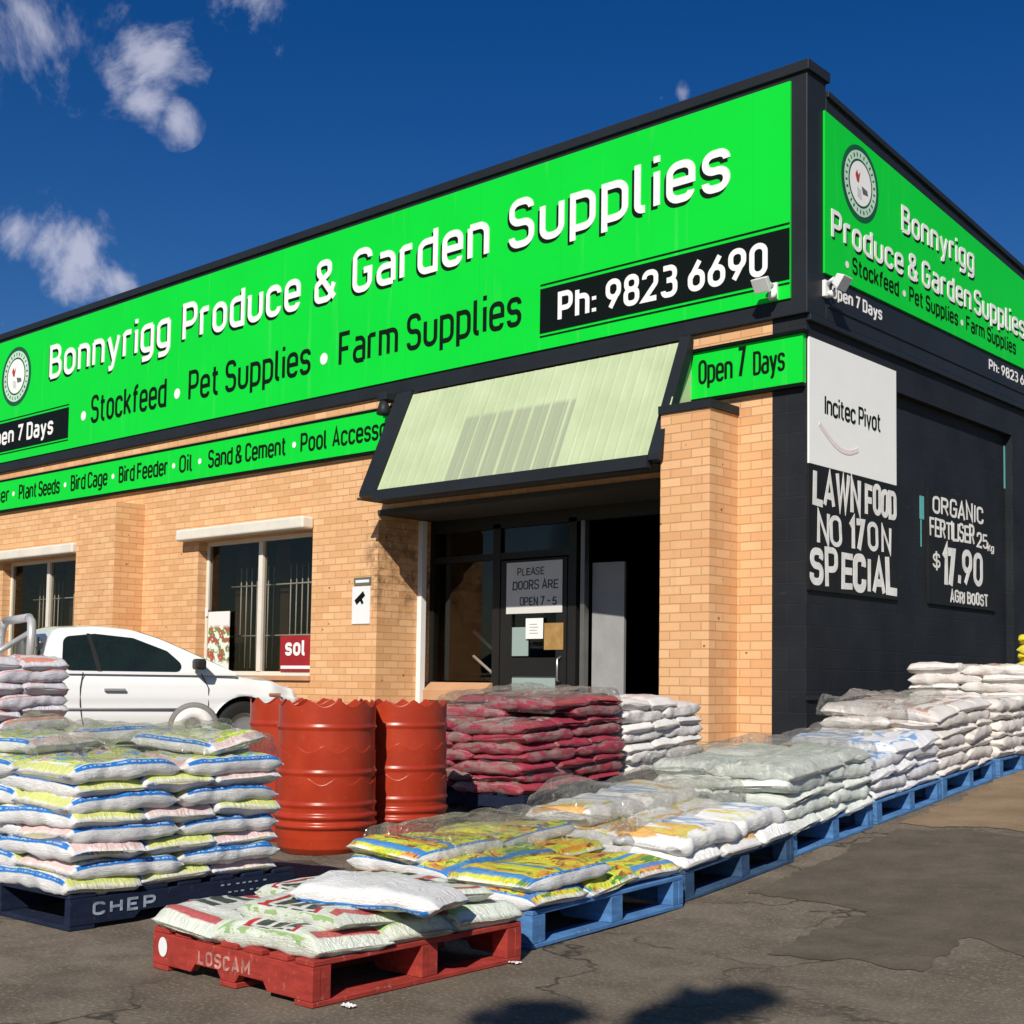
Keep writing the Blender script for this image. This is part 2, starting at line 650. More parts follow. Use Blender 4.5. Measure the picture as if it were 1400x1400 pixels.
struct(mb.obj('ground', ASPH))


def gpx(x, y, dz=0.0):
    d = ray_dir(x, y)
    z = 0.0
    for _ in range(12):
        t = (z - CAM_P.z) / d.z
        p = CAM_P + d * t
        z = zg(p.y) + dz
    return p


def patch(name, pxs, mat, h):
    """a thin re-surfaced sheet laid on the ground"""
    pts = [gpx(*q) for q in pxs]
    out = []
    for i in range(len(pts)):
        a, b = pts[i], pts[(i + 1) % len(pts)]
        n = max(2, int((b - a).length / .03))
        for k in range(n):
            p = a.lerp(b, k / n)
            w = noise.noise(Vector((p.x * 3, p.y * 3, 3))) * .1 + noise.noise(Vector((p.x * 11, p.y * 11, 5))) * .05 + noise.noise(Vector((p.x * 31, p.y * 31, 8))) * .025
            out.append((p.x + w, p.y - w))
    bm = bmesh.new()
    vs = [bm.verts.new((x, y, 0)) for x, y in out]
    es = [bm.edges.new((vs[i], vs[(i + 1) % len(vs)])) for i in range(len(vs))]
    bmesh.ops.triangle_fill(bm, edges=es, use_beauty=True)
    bmesh.ops.subdivide_edges(bm, edges=[e for e in bm.edges if e.calc_length() > .5], cuts=3)
    for q in bm.verts:
        q.co.z = zg(q.co.y) + h
    for f in bm.faces:
        if f.normal.z < 0:
            f.normal_flip()
    me = bpy.data.meshes.new(name)
    bm.to_mesh(me)
    bm.free()
    me.materials.append(mat)
    o = bpy.data.objects.new(name, me)
    COL.objects.link(o)
    return struct(o)


m = M('patch', 0.92, 0.15)
co = m.coord()
n2 = m.noise(co, 4.0, 6, 0.65)
n3 = m.noise(co, 70, 3, 0.7)
c = m.mix(m.rng(n2, .35, .7), (.085, .072, .055), (.135, .112, .085))
c = m.mix(m.math('MULTIPLY', m.rng(n3, .55, .78), .6), c, (.24, .21, .17))
c = m.mix(m.math('MULTIPLY', m.rng(m.noise(co, 9, 5, .7), .6, .72), .35), c, (.2, .17, .13))
m.color(c)
m.bump(n3, 0.5, 0.01)
PATCH = m.m
m = M('dirt', 0.95, 0.1)
co = m.coord()
n3 = m.noise(co, 50, 4, 0.7)
c = m.mix(m.rng(m.noise(co, 3, 5), .35, .65), (.2, .14, .085), (.27, .195, .125))
m.color(m.mix(m.math('MULTIPLY', m.rng(n3, .5, .75), .5), c, (.36, .29, .21)))
m.bump(n3, .4, .01)
DIRT = m.m
patch('asphalt_patch', [(1022, 1222), (1090, 1195), (1225, 1133), (1330, 1136), (1420, 1146), (1560, 1165), (1560, 1400), (1460, 1330), (1330, 1282), (1260, 1330),
                        (1180, 1315), (1048, 1306), (1120, 1272), (1186, 1246), (1150, 1240)], PATCH, .003)
patch('dirt_patch', [(1225, 1126), (1310, 1090), (1420, 1045), (1600, 1060), (1600, 1150), (1440, 1140), (1330, 1130)], DIRT, .004)

# ------------------------------------------------------------------ building materials
def wall_vec(m):
    g = m.node('ShaderNodeNewGeometry')
    nx = m.sep(g.outputs['Normal'])[0]
    P = m.sep(m.coord())
    f = m.math('GREATER_THAN', m.math('ABSOLUTE', nx), .5)
    u = m.math('ADD', m.math('MULTIPLY', P[0], m.math('SUBTRACT', 1.0, f)), m.math('MULTIPLY', P[1], f))
    return m.comb(u, P[2], 0.0), P


m = M('apricot_brick', 0.85, 0.2)
vec, P = wall_vec(m)
br = m.node('ShaderNodeTexBrick')
m.l.new(vec, br.inputs['Vector'])
br.inputs['Scale'].default_value = 1
br.inputs['Brick Width'].default_value = .24
br.inputs['Row Height'].default_value = .086
br.inputs['Mortar Size'].default_value = .006
br.inputs['Mortar Smooth'].default_value = .3
br.inputs['Bias'].default_value = 0.05
br.inputs['Color1'].default_value = (.63, .33, .15, 1)
br.inputs['Color2'].default_value = (.77, .47, .25, 1)
br.inputs['Mortar'].default_value = (.5, .29, .15, 1)
co = m.coord()
nb = m.noise(co, 3, 5)
c = m.mix(m.math('MULTIPLY', m.rng(nb, .35, .7), .4), br.outputs['Color'], (.66, .4, .2))
vp_ = m.node('ShaderNodeTexVoronoi', feature='F1')
wp_ = m.node('ShaderNodeVectorMath', operation='MULTIPLY_ADD')
m.l.new(m.noise(vec, 30, 2, col=True), wp_.inputs[0])
wp_.inputs[1].default_value = (.05, .03, 0)
m.l.new(vec, wp_.inputs[2])
m.l.new(wp_.outputs[0], vp_.inputs['Vector'])
vp_.inputs['Scale'].default_value = 5.5
pr_ = m.sep(vp_.outputs['Color'])[0]
pit = m.math('MULTIPLY', m.rng(vp_.outputs['Distance'], .05, .09, 1, 0), m.math('GREATER_THAN', pr_, .35))
c = m.mix(m.math('MULTIPLY', pit, .8), c, (.12, .055, .03))
nn = m.noise(vec, 120, 2)
c = m.mix(m.math('MULTIPLY', m.rng(nn, .4, .7), .16), c, (.5, .24, .1))
# black mould stain on the door corner of the wall
sx = m.math('ABSOLUTE', m.math('SUBTRACT', P[0], -5.95))
sz = m.math('ABSOLUTE', m.math('SUBTRACT', P[2], 2.4))
mask = m.math('MULTIPLY', m.rng(sx, .05, .34, 1, 0), m.rng(sz, .1, .75, 1, 0))
mask = m.math('MULTIPLY', mask, m.rng(m.noise(co, 5, 6, .7), .44, .62))
c = m.mix(m.math('MULTIPLY', mask, .85), c, (.05, .035, .025))
# dirt splash near the ground and wash-down streaks
strk = m.noise(m.comb(m.math('MULTIPLY', m.sep(vec)[0], 5.0), m.math('MULTIPLY', P[2], .5), 0.0), 1.2, 4)
c = m.mix(m.math('MULTIPLY', m.rng(strk, .55, .75), .22), c, (.4, .22, .12))
m.color(c)
h = m.math('SUBTRACT', m.math('MULTIPLY_ADD', nn, .25, m.math('SUBTRACT', 1.0, br.outputs['Fac'])), m.math('MULTIPLY', pit, .8))
m.bump(h, .75, .008)
BRICK = m.m

m = M('black_paint_block', 0.62, 0.2)
vec, P = wall_vec(m)
br = m.node('ShaderNodeTexBrick')
m.l.new(vec, br.inputs['Vector'])
br.inputs['Scale'].default_value = 1
br.inputs['Brick Width'].default_value = .4
br.inputs['Row Height'].default_value = .2
br.inputs['Mortar Size'].default_value = .006
br.inputs['Mortar Smooth'].default_value = .6
co = m.coord()
nb = m.noise(co, 1.7, 5)
c = m.mix(m.rng(nb, .3, .7), (.010, .012, .016), (.018, .021, .026))
c = m.mix(m.math('MULTIPLY', m.rng(br.outputs['Fac'], 0, 1), .3), c, (.03, .034, .038))
sc = m.noise(m.comb(m.math('MULTIPLY', m.sep(vec)[0], 2.0), m.math('MULTIPLY', P[2], 11.0), 0.0), 1.5, 5, .7)
c = m.mix(m.math('MULTIPLY', m.rng(sc, .64, .74), .22), c, (.12, .12, .12))
m.color(c)
m.bump(m.math('ADD', m.math('MULTIPLY', m.math('SUBTRACT', 1.0, br.outputs['Fac']), .8), m.math('MULTIPLY', m.noise(co, 40, 4), .35)), .6, .006)
BLOCK = m.m

TRIM = plain('charcoal_metal', (.017, .021, .026), .5, .22, vary=.15, vs=1.2)
BLACK = plain('black_sign', (.004, .007, .006), .5, .12)
FRAME = plain('dark_frame', (.012, .012, .011), .5, .35)
WHITE = plain('white_letter', (.82, .82, .82), .5, .3, vary=.03)
CREAM = plain('cream_paint', (.7, .66, .58), .55, .3, vary=.08)
WHITEP = plain('white_paint', (.74, .75, .76), .5, .35, vary=.05)
BLKLET = plain('black_letter', (.004, .012, .006), .7, .08)
DKGRN = plain('logo_green', (.01, .1, .04), .5, .3)


def sign_green(name, c):
    m = M(name, .45, .15)
    co = m.coord()
    P = m.sep(co)
    u = m.math('ADD', P[0], P[1])
    nb = m.noise(co, .8, 4)
    cc = m.mix(m.rng(nb, .3, .7), tuple(x * .93 for x in c), c)
    sm = m.math('ABSOLUTE', m.math('SUBTRACT', m.math('FRACT', m.math('MULTIPLY', u, 1 / 1.22)), .5))
    cc = m.mix(m.math('MULTIPLY', m.rng(sm, .0, .004, 1, 0), .3), cc, (.01, .25, .05))
    sk = m.noise(m.comb(m.math('MULTIPLY', u, 7.0), m.math('MULTIPLY', P[2], .35), 0.0), 1.3, 3)
    cc = m.mix(m.math('MULTIPLY', m.rng(sk, .6, .8), .13), cc, (.3, .7, .35))
    m.color(cc)
    return m.m


GREEN = sign_green('sign_green', (.004, .64, .04))

# ------------------------------------------------------------------ building
bld = thing('shop_building', 'single storey apricot brick shop with charcoal parapet and black painted side wall', 'building')
WT = .24
mb = MB()
B0 = -.6
# front wall, split round the openings (y 0 .. WT)
R0, R1 = -5.92, -1.36            # entry recess
W2 = (-9.71, -7.18, 1.1, 2.96)
W1 = (-15.43, -12.86, 1.1, 2.96)
mb.box(-21, 0, B0, W1[0], WT, 4.5)
mb.box(W1[0], 0, B0, W1[1], WT, W1[2] - .06)
mb.box(W1[0], 0, W1[3], W1[1], WT, 4.5)
mb.box(W1[1], 0, B0, W2[0], WT, 4.5)
mb.box(W2[0], 0, B0, W2[1], WT, W2[2] - .06)
mb.box(W2[0], 0, W2[3], W2[1], WT, 4.5)
mb.box(W2[1], 0, B0, R0, WT, 4.5)
mb.box(R0, 0, 3.12, R1, WT, 4.5)
mb.box(R1, 0, B0, -.363, WT, 4.5)
mb.box(R0 - .24, WT, B0, R0, .87, 3.4)     # recess cheeks
mb.box(R1, WT, B0, R1 + .24, .87, 3.4)
mb.obj('brick_wall', BRICK, bld)
MB().box(-12.2, -.47, B0, -11.12, 0, 3.6).obj('brick_pier', BRICK, bld)
MB().box(R1 + .04, -.47, B0, -.75, 0, 3.64).obj('brick_pier', BRICK, bld)
MB().box(R1 + .02, -.49, 3.642, -.73, -.002, 3.72).obj('pier_cap', TRIM, bld)
# dark painted corner and side wall (x -WT .. 0)
mb = MB()
mb.box(-.363, 0, B0, 0, WT, 4.5)
RY0, RY1 = 1.82, 4.83
mb.box(-WT, WT, B0, 0, RY0, 4.5)
mb.box(-WT, RY0, 4.09, 0, RY1, 4.5)
mb.box(-WT, RY1, B0, 0, 14, 4.5)
mb.box(-WT, RY0, B0, -.09, RY1, 4.09)
mb.obj('painted_wall', BLOCK, bld)
MB().box(0.001, -.0, .92, .025, 1.25, .96).box(0.001, .63, .3, .02, .73, .92).obj('wall_trim', TRIM, bld)
# parapet and fascia
mb = MB()
mb.box(-21, -.05, 4.5, 0.04, .3, 6.88)
mb.obj('front_parapet', TRIM, bld, .01)


def side_par():
    mb = MB()
    o = [(.3, 4.5), (14, 4.5), (14, 5.3), (.3, 6.72)]
    mb.prism(o, .28, SIDE(-.24))
    return mb


side_par().obj('side_parapet', TRIM, bld, .01)
mb = MB()
mb.box(-21.02, -.08, 6.8, .07, .33, 6.9)                        # capping
mb.prism([(.3, 6.72), (.3, 6.66), (14, 5.24), (14, 5.3)], .34, SIDE(-.27))
mb.prism([(.0, 4.44), (.0, 4.5), (14, 4.5), (14, 4.44)][::-1], .05, SIDE(0.0))   # drip lip under the side fascia
mb.prism([(.33, 4.66), (14, 4.66), (14, 4.63), (.33, 4.63)][::-1], .012, SIDE(.04))
mb.obj('capping', TRIM, bld, .006)
MB().box(-21, .3, 4.4, -.24, 14, 4.5).obj('roof', TRIM, bld)
MB().box(-21, 13.8, B0, -.24, 14, 4.4).box(-21, .24, B0, -20.8, 13.8, 4.4).obj('rear_wall', BRICK, bld)
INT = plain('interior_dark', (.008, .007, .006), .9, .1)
MB().box(-20.7, .9, .3, -.3, 13.7, .38).obj('shop_floor', plain('shop_floor', (.09, .08, .07), .7), bld)
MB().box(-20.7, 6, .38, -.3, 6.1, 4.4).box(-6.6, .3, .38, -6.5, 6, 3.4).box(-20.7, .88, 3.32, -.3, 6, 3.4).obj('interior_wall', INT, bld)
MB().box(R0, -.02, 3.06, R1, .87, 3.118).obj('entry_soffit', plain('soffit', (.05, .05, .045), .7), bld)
MB().box(R0 - .3, .0 - .02, .1, R1 + .2, .9, zg(.2) + .03).obj('doorstep', plain('concrete', (.3, .28, .25), .9, bump=.3), bld)

# windows with sills, frames, bars, shutter boxes
m = M('dark_glass', .04, .5)
gl = m.node('ShaderNodeBsdfGlossy')
gl.inputs['Roughness'].default_value = .02
tr = m.node('ShaderNodeBsdfTransparent')
tr.inputs[0].default_value = (.82, .8, .76, 1)
fr = m.node('ShaderNodeFresnel')
fr.inputs[0].default_value = 1.5
ms = m.node('ShaderNodeMixShader')
m.l.new(m.math('MULTIPLY', fr.outputs[0], .11), ms.inputs[0])
m.l.new(tr.outputs[0], ms.inputs[1])
m.l.new(gl.outputs[0], ms.inputs[2])
m.l.new(ms.outputs[0], m.out.inputs[0])
GLASS = m.m
WBAR = plain('white_bar', (.6, .6, .58), .5)


def window(w, label_sill):
    x0, x1, z0, z1 = w
    fr = MB()
    y = .14
    t = .055
    fr.box(x0, y, z0, x0 + t, y + .06, z1).box(x1 - t, y, z0, x1, y + .06, z1)
    fr.box(x0 + t, y, z0, x1 - t, y + .06, z0 + t).box(x0 + t, y, z1 - t, x1 - t, y + .06, z1)
    xm = (x0 + x1) / 2
    fr.box(xm - .045, y - .01, z0 + t, xm + .045, y + .06, z1 - t)
    f = fr.obj('window', CREAM, bld)
    MB().box(x0 + t, y + .025, z0 + t, xm - .045, y + .032, z1 - t).box(xm + .045, y + .025, z0 + t, x1 - t, y + .032, z1 - t).obj('pane', GLASS, f)
    bars = MB()
    k = 0
    x = x0 + .2
    while x < x1 - .1:
        if (k % 9) not in (0, 8):
            bars.tube([(x, .5, z0 + .1), (x, .5, z1 - .35)], .009, 6)
        x += .125
        k += 1
    for z in (z0 + .55, z0 + 1.25):
        bars.tube([(x0 + .1, .5, z), (x1 - .1, .5, z)], .012, 6)
    bars.obj('security_bars', WBAR, f)
    MB().box(x0 + .95, .62, z0 - .2, x0 + 1.25, .66, z1).box(x1 - .72, .62, z0 - .2, x1 - .45, .66, z1).box(x0 + .02, .62, z0 - .2, x0 + .32, .66, z1).obj('curtain', plain('brown_board', (.05, .03, .02), .8), f)
    MB().box(x0 - .02, -.035, z0 - .06, x1 + .02, .2, z0 - .001).obj('window_sill', plain('sill_brick', (.5, .27, .14), .8), f)
    sb = MB().box(x0 - .3, -.19, z1 + .01, x1 + .02, -.001, z1 + .17)
    sb.obj('shutter_box', CREAM, f, .03, 3)
    return f


window(W2, '')
window(W1, '')

# entry glazing (y = .87)
ye = .87
zf = .4
fr = MB()
for (a, b, c, d) in [(R0, zf, R0 + .07, 3.06), (-4.82, zf, -4.7, 2.95), (-3.62, zf, -3.5, 2.95), (R1 - .1, zf, R1, 3.06), (-2.22, zf, -2.12, 2.95)]:
    fr.box(a, ye, b, c, ye + .09, d)
fr.box(R0 + .07, ye, 2.9, R1 - .1, ye + .09, 3.06)
fr.box(R0 + .07, ye + .005, 2.52, -3.62, ye + .08, 2.6)
ef = fr.obj('shopfront_frame', FRAME, bld)
MB().box(R0 + .07, ye + .03, 1.06, -4.82, ye + .04, 2.52).box(R0 + .07, ye + .03, 2.6, -4.82, ye + .04, 2.9).box(-4.7, ye + .03, 2.6, -3.62, ye + .04, 2.9).obj('pane', GLASS, ef)
SB = .001
mb = MB()
mb.box(R0 + .07, ye - .1, 0, -4.8, ye + .1, .82)
mb.prism([(ye - .16, .82), (ye + .1, .82), (ye + .1, 1.04), (ye - .02, 1.04), (ye - .16, .94)], -4.8 + 5.85, Matrix(((0, 0, 1, -5.85), (1, 0, 0, 0), (0, 1, 0, 0), (0, 0, 0, 1))))
mb.obj('window_plinth', plain('sill_brick2', (.5, .28, .15), .8, bump=.4), bld)
mb = MB()
mb.box(-2.14, ye - .1, 0, R1, ye + .1, .82)
mb.prism([(ye - .16, .82), (ye + .1, .82), (ye + .1, 1.04), (ye - .02, 1.04), (ye - .16, .94)], .76, Matrix(((0, 0, 1, -2.14), (1, 0, 0, 0), (0, 1, 0, 0), (0, 0, 0, 1))))
mb.obj('window_plinth', plain('sill_brick2', (.5, .28, .15), .8, bump=.4), bld)
# glazed door, closed leaf
fr = MB()
y0 = ye + .0
fr.box(-4.68, y0, zf + .02, -4.5, y0 + .05, 2.5).box(-3.8, y0, zf + .02, -3.64, y0 + .05, 2.5)
fr.box(-4.5, y0, zf + .02, -3.8, y0 + .05, zf + .14).box(-4.5, y0, 1.12, -3.8, y0 + .05, 1.34).box(-4.5, y0, 2.4, -3.8, y0 + .05, 2.5)
door = fr.obj('glass_door', FRAME, bld)
m = M('frosted', .3, .4)
m.color((.28, .36, .34))
FROST = m.m
MB().box(-4.5, y0 + .02, zf + .14, -3.8, y0 + .03, 1.12).obj('frosted_pane', FROST, door)
MB().box(-4.5, y0 + .02, 1.34, -3.8, y0 + .03, 2.4).obj('pane', GLASS, door)
MB().tube([(-3.72, y0 - .0, 1.05), (-3.72, y0 - .06, 1.08), (-3.72, y0 - .06, 1.32), (-3.72, y0, 1.35)], .013, 8).obj('handle', plain('steel', (.5, .5, .5), .3, metal=.8), door)
MB().box(-3.42, y0 - .02, zf, -3.36, y0 + .06, 2.9).obj('door_rail', plain('steel2', (.2, .2, .19), .4, metal=.6), door)
# open grey leaf standing in the doorway
Mx = Matrix.Translation((-3.34, ye + .1, 0)) @ Matrix.Rotation(radians(8), 4, 'Z')
MB().box(0, 0, zf + .02, .42, .045, 2.42, Mx).obj('open_door_leaf', plain('grey_door', (.28, .285, .29), .5), bld)

# downpipe beside the entry
MB().box(-5.92, .66, .2, -5.845, .74, 3.05).obj('downpipe', WHITEP, bld)

# ------------------------------------------------------------------ awning over the entry
aw = thing('entry_awning', 'sloping pale green corrugated awning with charcoal frame above the shop entry', 'awning')
AX0, AX1 = -5.8, R1 - .03
AT, AB = Vector((0, -.1, 4.42)), Vector((0, -.5, 3.2))
dv = AB - AT
nr = Vector((0, dv.z, -dv.y)).normalized()
nr = nr if nr.y < 0 else -nr
m = M('pale_green_iron', .5, .3)
uv = m.sep(m.coord('UV'))
co = m.coord()
n = m.noise(co, 2.2, 5)
c = m.mix(m.rng(n, .35, .65), (.40, .49, .29), (.47, .55, .35))
px = m.noise(m.comb(m.math('MULTIPLY', uv[0], 26.0), m.math('MULTIPLY', uv[1], 1.3), 0.0), 1.4, 4)
c = m.mix(m.math('MULTIPLY', m.rng(px, .55, .75), .4), c, (.36, .42, .27))
e = .008
ins = m.math('MULTIPLY', m.math('MULTIPLY', m.rng(uv[0], .275, .275 + e), m.rng(uv[0], .69, .69 + e, 1, 0)), m.math('MULTIPLY', m.rng(uv[1], .33, .37), m.rng(uv[1], .97, .99, 1, 0)))
rib = m.math('FRACT', m.math('MULTIPLY', m.math('ADD', uv[0], .0), 15.0))
ins = m.math('MULTIPLY', ins, m.rng(rib, .1, .18))
c = m.mix(m.math('MULTIPLY', ins, .85), c, (.3, .34, .24))
sm = m.math('FRACT', m.math('MULTIPLY_ADD', uv[0], 5.0, .3))
c = m.mix(m.math('MULTIPLY', m.rng(sm, .0, .012, 1, 0), .5), c, (.2, .25, .15))
m.color(c)
AWM = m.m


TL, TR, BL, BR = -5.47, -1.2, -5.65, -1.29
FL, FR = .26, .13


def aw_fn(u, v_):
    r = max(0.0, cos(2 * pi * u * 26)) ** 8 * .0045
    p = AT.lerp(AB, v_) + nr * (.02 + r)
    a, b = TL + (BL - TL) * v_ + FL, TR + (BR - TR) * v_ - FR
    return (a + (b - a) * u, p.y, p.z)


mb = MB()
mb.grid(aw_fn, 260, 6, smooth=False)
mb.obj('corrugated_sheet', AWM, aw)
mb = MB()
S3 = lambda x: Matrix(((0, 0, 1, x), (1, 0, 0, 0), (0, 1, 0, 0), (0, 0, 0, 1)))
prof = [(AT.y, AT.z), (AT.y, AT.z - .12), (AB.y + .02, AB.z - .02), (AB.y - .05, AB.z), (AB.y - .05, AB.z + .06), (AT.y - .05, AT.z + .05)]


def wedge(mb, t0, t1, b0, b1):
    b = len(mb.v)
    n = len(prof)
    for side in (0, 1):
        for (y, z) in prof:
            f = min(1, max(0, (AT.z - z) / (AT.z - AB.z)))
            mb.v.append(((t0, t1)[side] + ((b0, b1)[side] - (t0, t1)[side]) * f, y, z))
    mb.face([b + k for k in range(n)])
    mb.face([b + n + k for k in range(n)][::-1])
    for k in range(n):
        j = (k + 1) % n
        mb.face([b + k, b + n + k, b + n + j, b + j])


wedge(mb, TL, TL + FL, BL, BL + FL)
wedge(mb, TR - FR, TR, BR - FR, BR)
mb.box(BL + FL, AB.y - .06, AB.z - .07, BR - FR, AB.y + .03, AB.z + .05)
mb.box(TL + FL, AT.y - .02, AT.z + .03, TR - FR, -.052, AT.z + .07)
mb.obj('frame', TRIM, aw)
mb = MB()
mb.box(AX0 + .02, AB.y + .03, AB.z - .02, AX1 - .02, -.003, AB.z + .005)
mb.obj('soffit', plain('awning_soffit', (.06, .06, .05), .8), aw)
MB().prism([(-.4, 3.74), (-.02, 3.74), (-.02, 4.3), (-.16, 4.3)], .015, S3(-1.27)).obj('end_panel', AWM, aw)

# ------------------------------------------------------------------ signs
fs = thing('fascia_sign', 'long bright green front sign with white shop name and phone number', 'sign')
YF = -.05
GX0, GX1, GZ0, GZ1 = -20.9, -.13, 4.66, 6.74
MB().box(GX0, YF - .02, GZ0, GX1, YF - .001, GZ1).obj('green_panel', GREEN, fs)
mb = MB()
Mf = FRONT(YF - .021)
for w_, a_, b_ in [('Bonnyrigg', -13.96, -10.47), ('Produce', -10.16, -7.46), ('&', -7.17, -6.73), ('Garden', -6.42, -4.05), ('Supplies', -3.74, -.8)]:
    mb = MB()
    text(mb, w_, a_ - .03, b_ - .03, 5.825, .56, .15, Mf, .002, track=.13)
    mb.obj('drop_shadow_print', BLKLET, fs)
    mb = MB()
    text(mb, w_, a_, b_, 5.86, .56, .142, Mf, .0065, track=.13)
    mb.obj('white_word', WHITE, fs)
mb = MB()
for w_, a_, b_ in [('Stockfeed', -12.62, -10.53), ('Pet Supplies', -9.97, -7.22), ('Farm Supplies', -6.66, -3.54)]:
    mb = MB()
    text(mb, w_, a_, b_, 4.98, .44, .128, Mf, track=.13)
    mb.obj('black_word', BLKLET, fs)
for cx in (-12.84, -10.25, -6.95):
    mb = MB()
    ring(mb, cx, 5.13, 0.0, .075, .004, Mf, 20)
    mb.obj('bullet_dot', WHITE, fs)
mb = MB()
mb.box(-3.26, YF - .027, 4.84, -.135, YF - .0215, 5.33)
for z in (5.365, 4.795):
    mb.box(-3.26, YF - .0265, z, -.135, YF - .0215, z + .016)
mb.obj('black_box', BLACK, fs)
mb = MB()
mb.box(-20.8, YF - .027, 4.84, -13.3, YF - .0215, 5.33)
for z in (5.365, 4.795):
    mb.box(-20.8, YF - .0265, z, -13.3, YF - .0215, z + .016)
mb.obj('black_box', BLACK, fs)
mb = MB()
Mk = FRONT(YF - .0275)
words(fs, WHITE, 'white_word', 'Ph: 9823 6690', -3.0, -.37, 4.92, .33, .17, Mk)
words(fs, WHITE, 'white_word', 'Open 7 Days', -15.95, -13.77, 4.95, .29, .17, Mk)


def logo(parent, M_, cx, cz, r):
    a, b, c, d = MB(), MB(), MB(), MB()
    ring(a, cx, cz, 0, r, .003, M_)
    ring(b, cx, cz, r * .64, r * .86, .005, M_)
    ring(c, cx, cz, 0, r * .58, .006, M_)
    a.obj('logo_disc', DKGRN, parent)
    b.obj('logo_ring', plain('mint', (.5, .7, .55), .5), parent)
    c.obj('logo_centre', WHITE, parent)
    # tiny marks: a bird with red comb, a bag, a leaf
    for (pts, col) in [([(-.28, .18), (-.2, .02), (-.1, .0), (-.02, .3), (-.12, .2), (-.2, .32)], (.4, .05, .04)),
                       ([(.05, -.05), (.35, -.1), (.4, -.22), (.12, -.24)], (.1, .12, .12)),
                       ([(-.22, -.12), (.02, -.16), (.05, -.42), (-.18, -.36)], (.55, .6, .55))]:
        q = MB()
        q.prism([(cx + x * r, cz + y * r) for x, y in pts], .008, M_)
        q.obj('logo_mark', plain('logo_ink', col, .5), parent)
    t = MB()
    for k in range(26):
        an = 2 * pi * k / 26
        q = Matrix.Translation((cx, cz, 0)) @ Matrix.Rotation(an, 4, 'Z')
        t.box(-.02 * r, r * .7, .004, .02 * r + (k % 3) * .01 * r, r * .8, .0065, M_ @ q)
    t.obj('logo_ring_writing', DKGRN, parent)


logo(fs, Mf, -15.08, 6.08, .5)

ss = thing('side_sign', 'tapering green sign with shop name on the shaded black side wall', 'sign')
XS_ = .04
m_side = SIDE(XS_ + .001)
MB().prism([(.24, 4.94), (9.5, 4.94), (9.5, 5.62), (.24, 6.51)], .02, m_side).obj('green_panel', GREEN, ss)
Ms = SIDE(XS_ + .0215)
mb = MB()
for w_, a_, b_, z_ in [('Bonnyrigg', 1.82, 3.62, 5.76), ('Produce', .36, 1.85, 5.3), ('&', 1.97, 2.19, 5.3), ('Garden', 2.29, 3.53, 5.3), ('Supplies', 3.62, 5.1, 5.3)]:
    mb = MB()
    text(mb, w_, a_ + .022, b_ + .022, z_ - .02, .29, .15, Ms, .002, track=.13)
    mb.obj('drop_shadow_print', BLKLET, ss)
    mb = MB()
    text(mb, w_, a_, b_, z_, .29, .145, Ms, .0065, track=.13)
    mb.obj('white_word', WHITE, ss)
for w_, a_, b_ in [('Stockfeed', .77, 1.75), ('Pet Supplies', 1.99, 3.18), ('Farm Supplies', 3.4, 4.82)]:
    mb = MB()
    text(mb, w_, a_, b_, 5.06, .17, .14, Ms, track=.13)
    mb.obj('black_word', BLKLET, ss)
for cy in (.66, 1.87, 3.28):
    mb = MB()
    ring(mb, cy, 5.12, 0, .035, .004, Ms, 16)
    mb.obj('bullet_dot', WHITE, ss)
Mw = SIDE(XS_ + .001)
for w_, a_, b_ in [('Open 7 Days', .41, 1.42), ('Ph: 9823 6690', 4.07, 5.5)]:
    words(ss, WHITE, 'white_word', w_, a_, b_, 4.74, .13, .17, Mw)
logo(ss, Ms, .93, 6.0, .38)

ls = thing('product_sign', 'narrow green sign listing products along the brick wall above the windows', 'sign')
MB().box(-20.9, -.06, 3.85, -5.62, -.001, 4.33).obj('green_panel', GREEN, ls)
MB().box(-20.9, -.062, 3.815, -5.62, 0, 3.849).box(-20.9, -.07, 4.331, -5.62, 0, 4.36).obj('black_edge', BLACK, ls)
Ml = FRONT(-.0605)
for s_, a, b in [('Fertiliser', -16.5, -15.19), ('Plant Seeds', -14.86, -13.52), ('Bird Cage', -13.18, -12.09), ('Bird Feeder', -11.77, -10.45), ('Oil', -10.16, -9.83),
                 ('Sand & Cement', -9.45, -7.7), ('Pool', -7.4, -6.86), ('Accessories', -6.76, -5.28)]:
    mb = MB()
    text(mb, s_, a, b, 3.97, .255, .14, Ml, track=.11, space=.26)
    mb.obj('black_word', BLKLET, ls)
for cx in (-15.04, -13.35, -11.93, -10.3, -9.65, -7.53):
    mb = MB()
    ring(mb, cx, 4.09, 0, .04, .004, Ml, 14)
    mb.obj('bullet_dot', WHITE, ls)

os_ = thing('opening_sign', 'small green Open 7 Days sign above the right brick pier', 'sign')
MB().box(-1.27, -.06, 3.85, -.001, -.002, 4.31).obj('green_panel', GREEN, os_)
MB().box(-1.27, -.062, 3.815, .0, -.001, 3.849).box(-1.27, -.09, 4.311, .03, -.001, 4.34).obj('black_edge', BLACK, os_)
mb = MB()
for w_, a_, b_, h_ in [('Open', -1.17, -.77, .24), ('7', -.72, -.62, .3), ('Days', -.54, -.19, .23)]:
    mb = MB()
    text(mb, w_, a_, b_, 3.985, h_, .115, Ml, track=.12)
    mb.obj('black_word', BLKLET, os_)

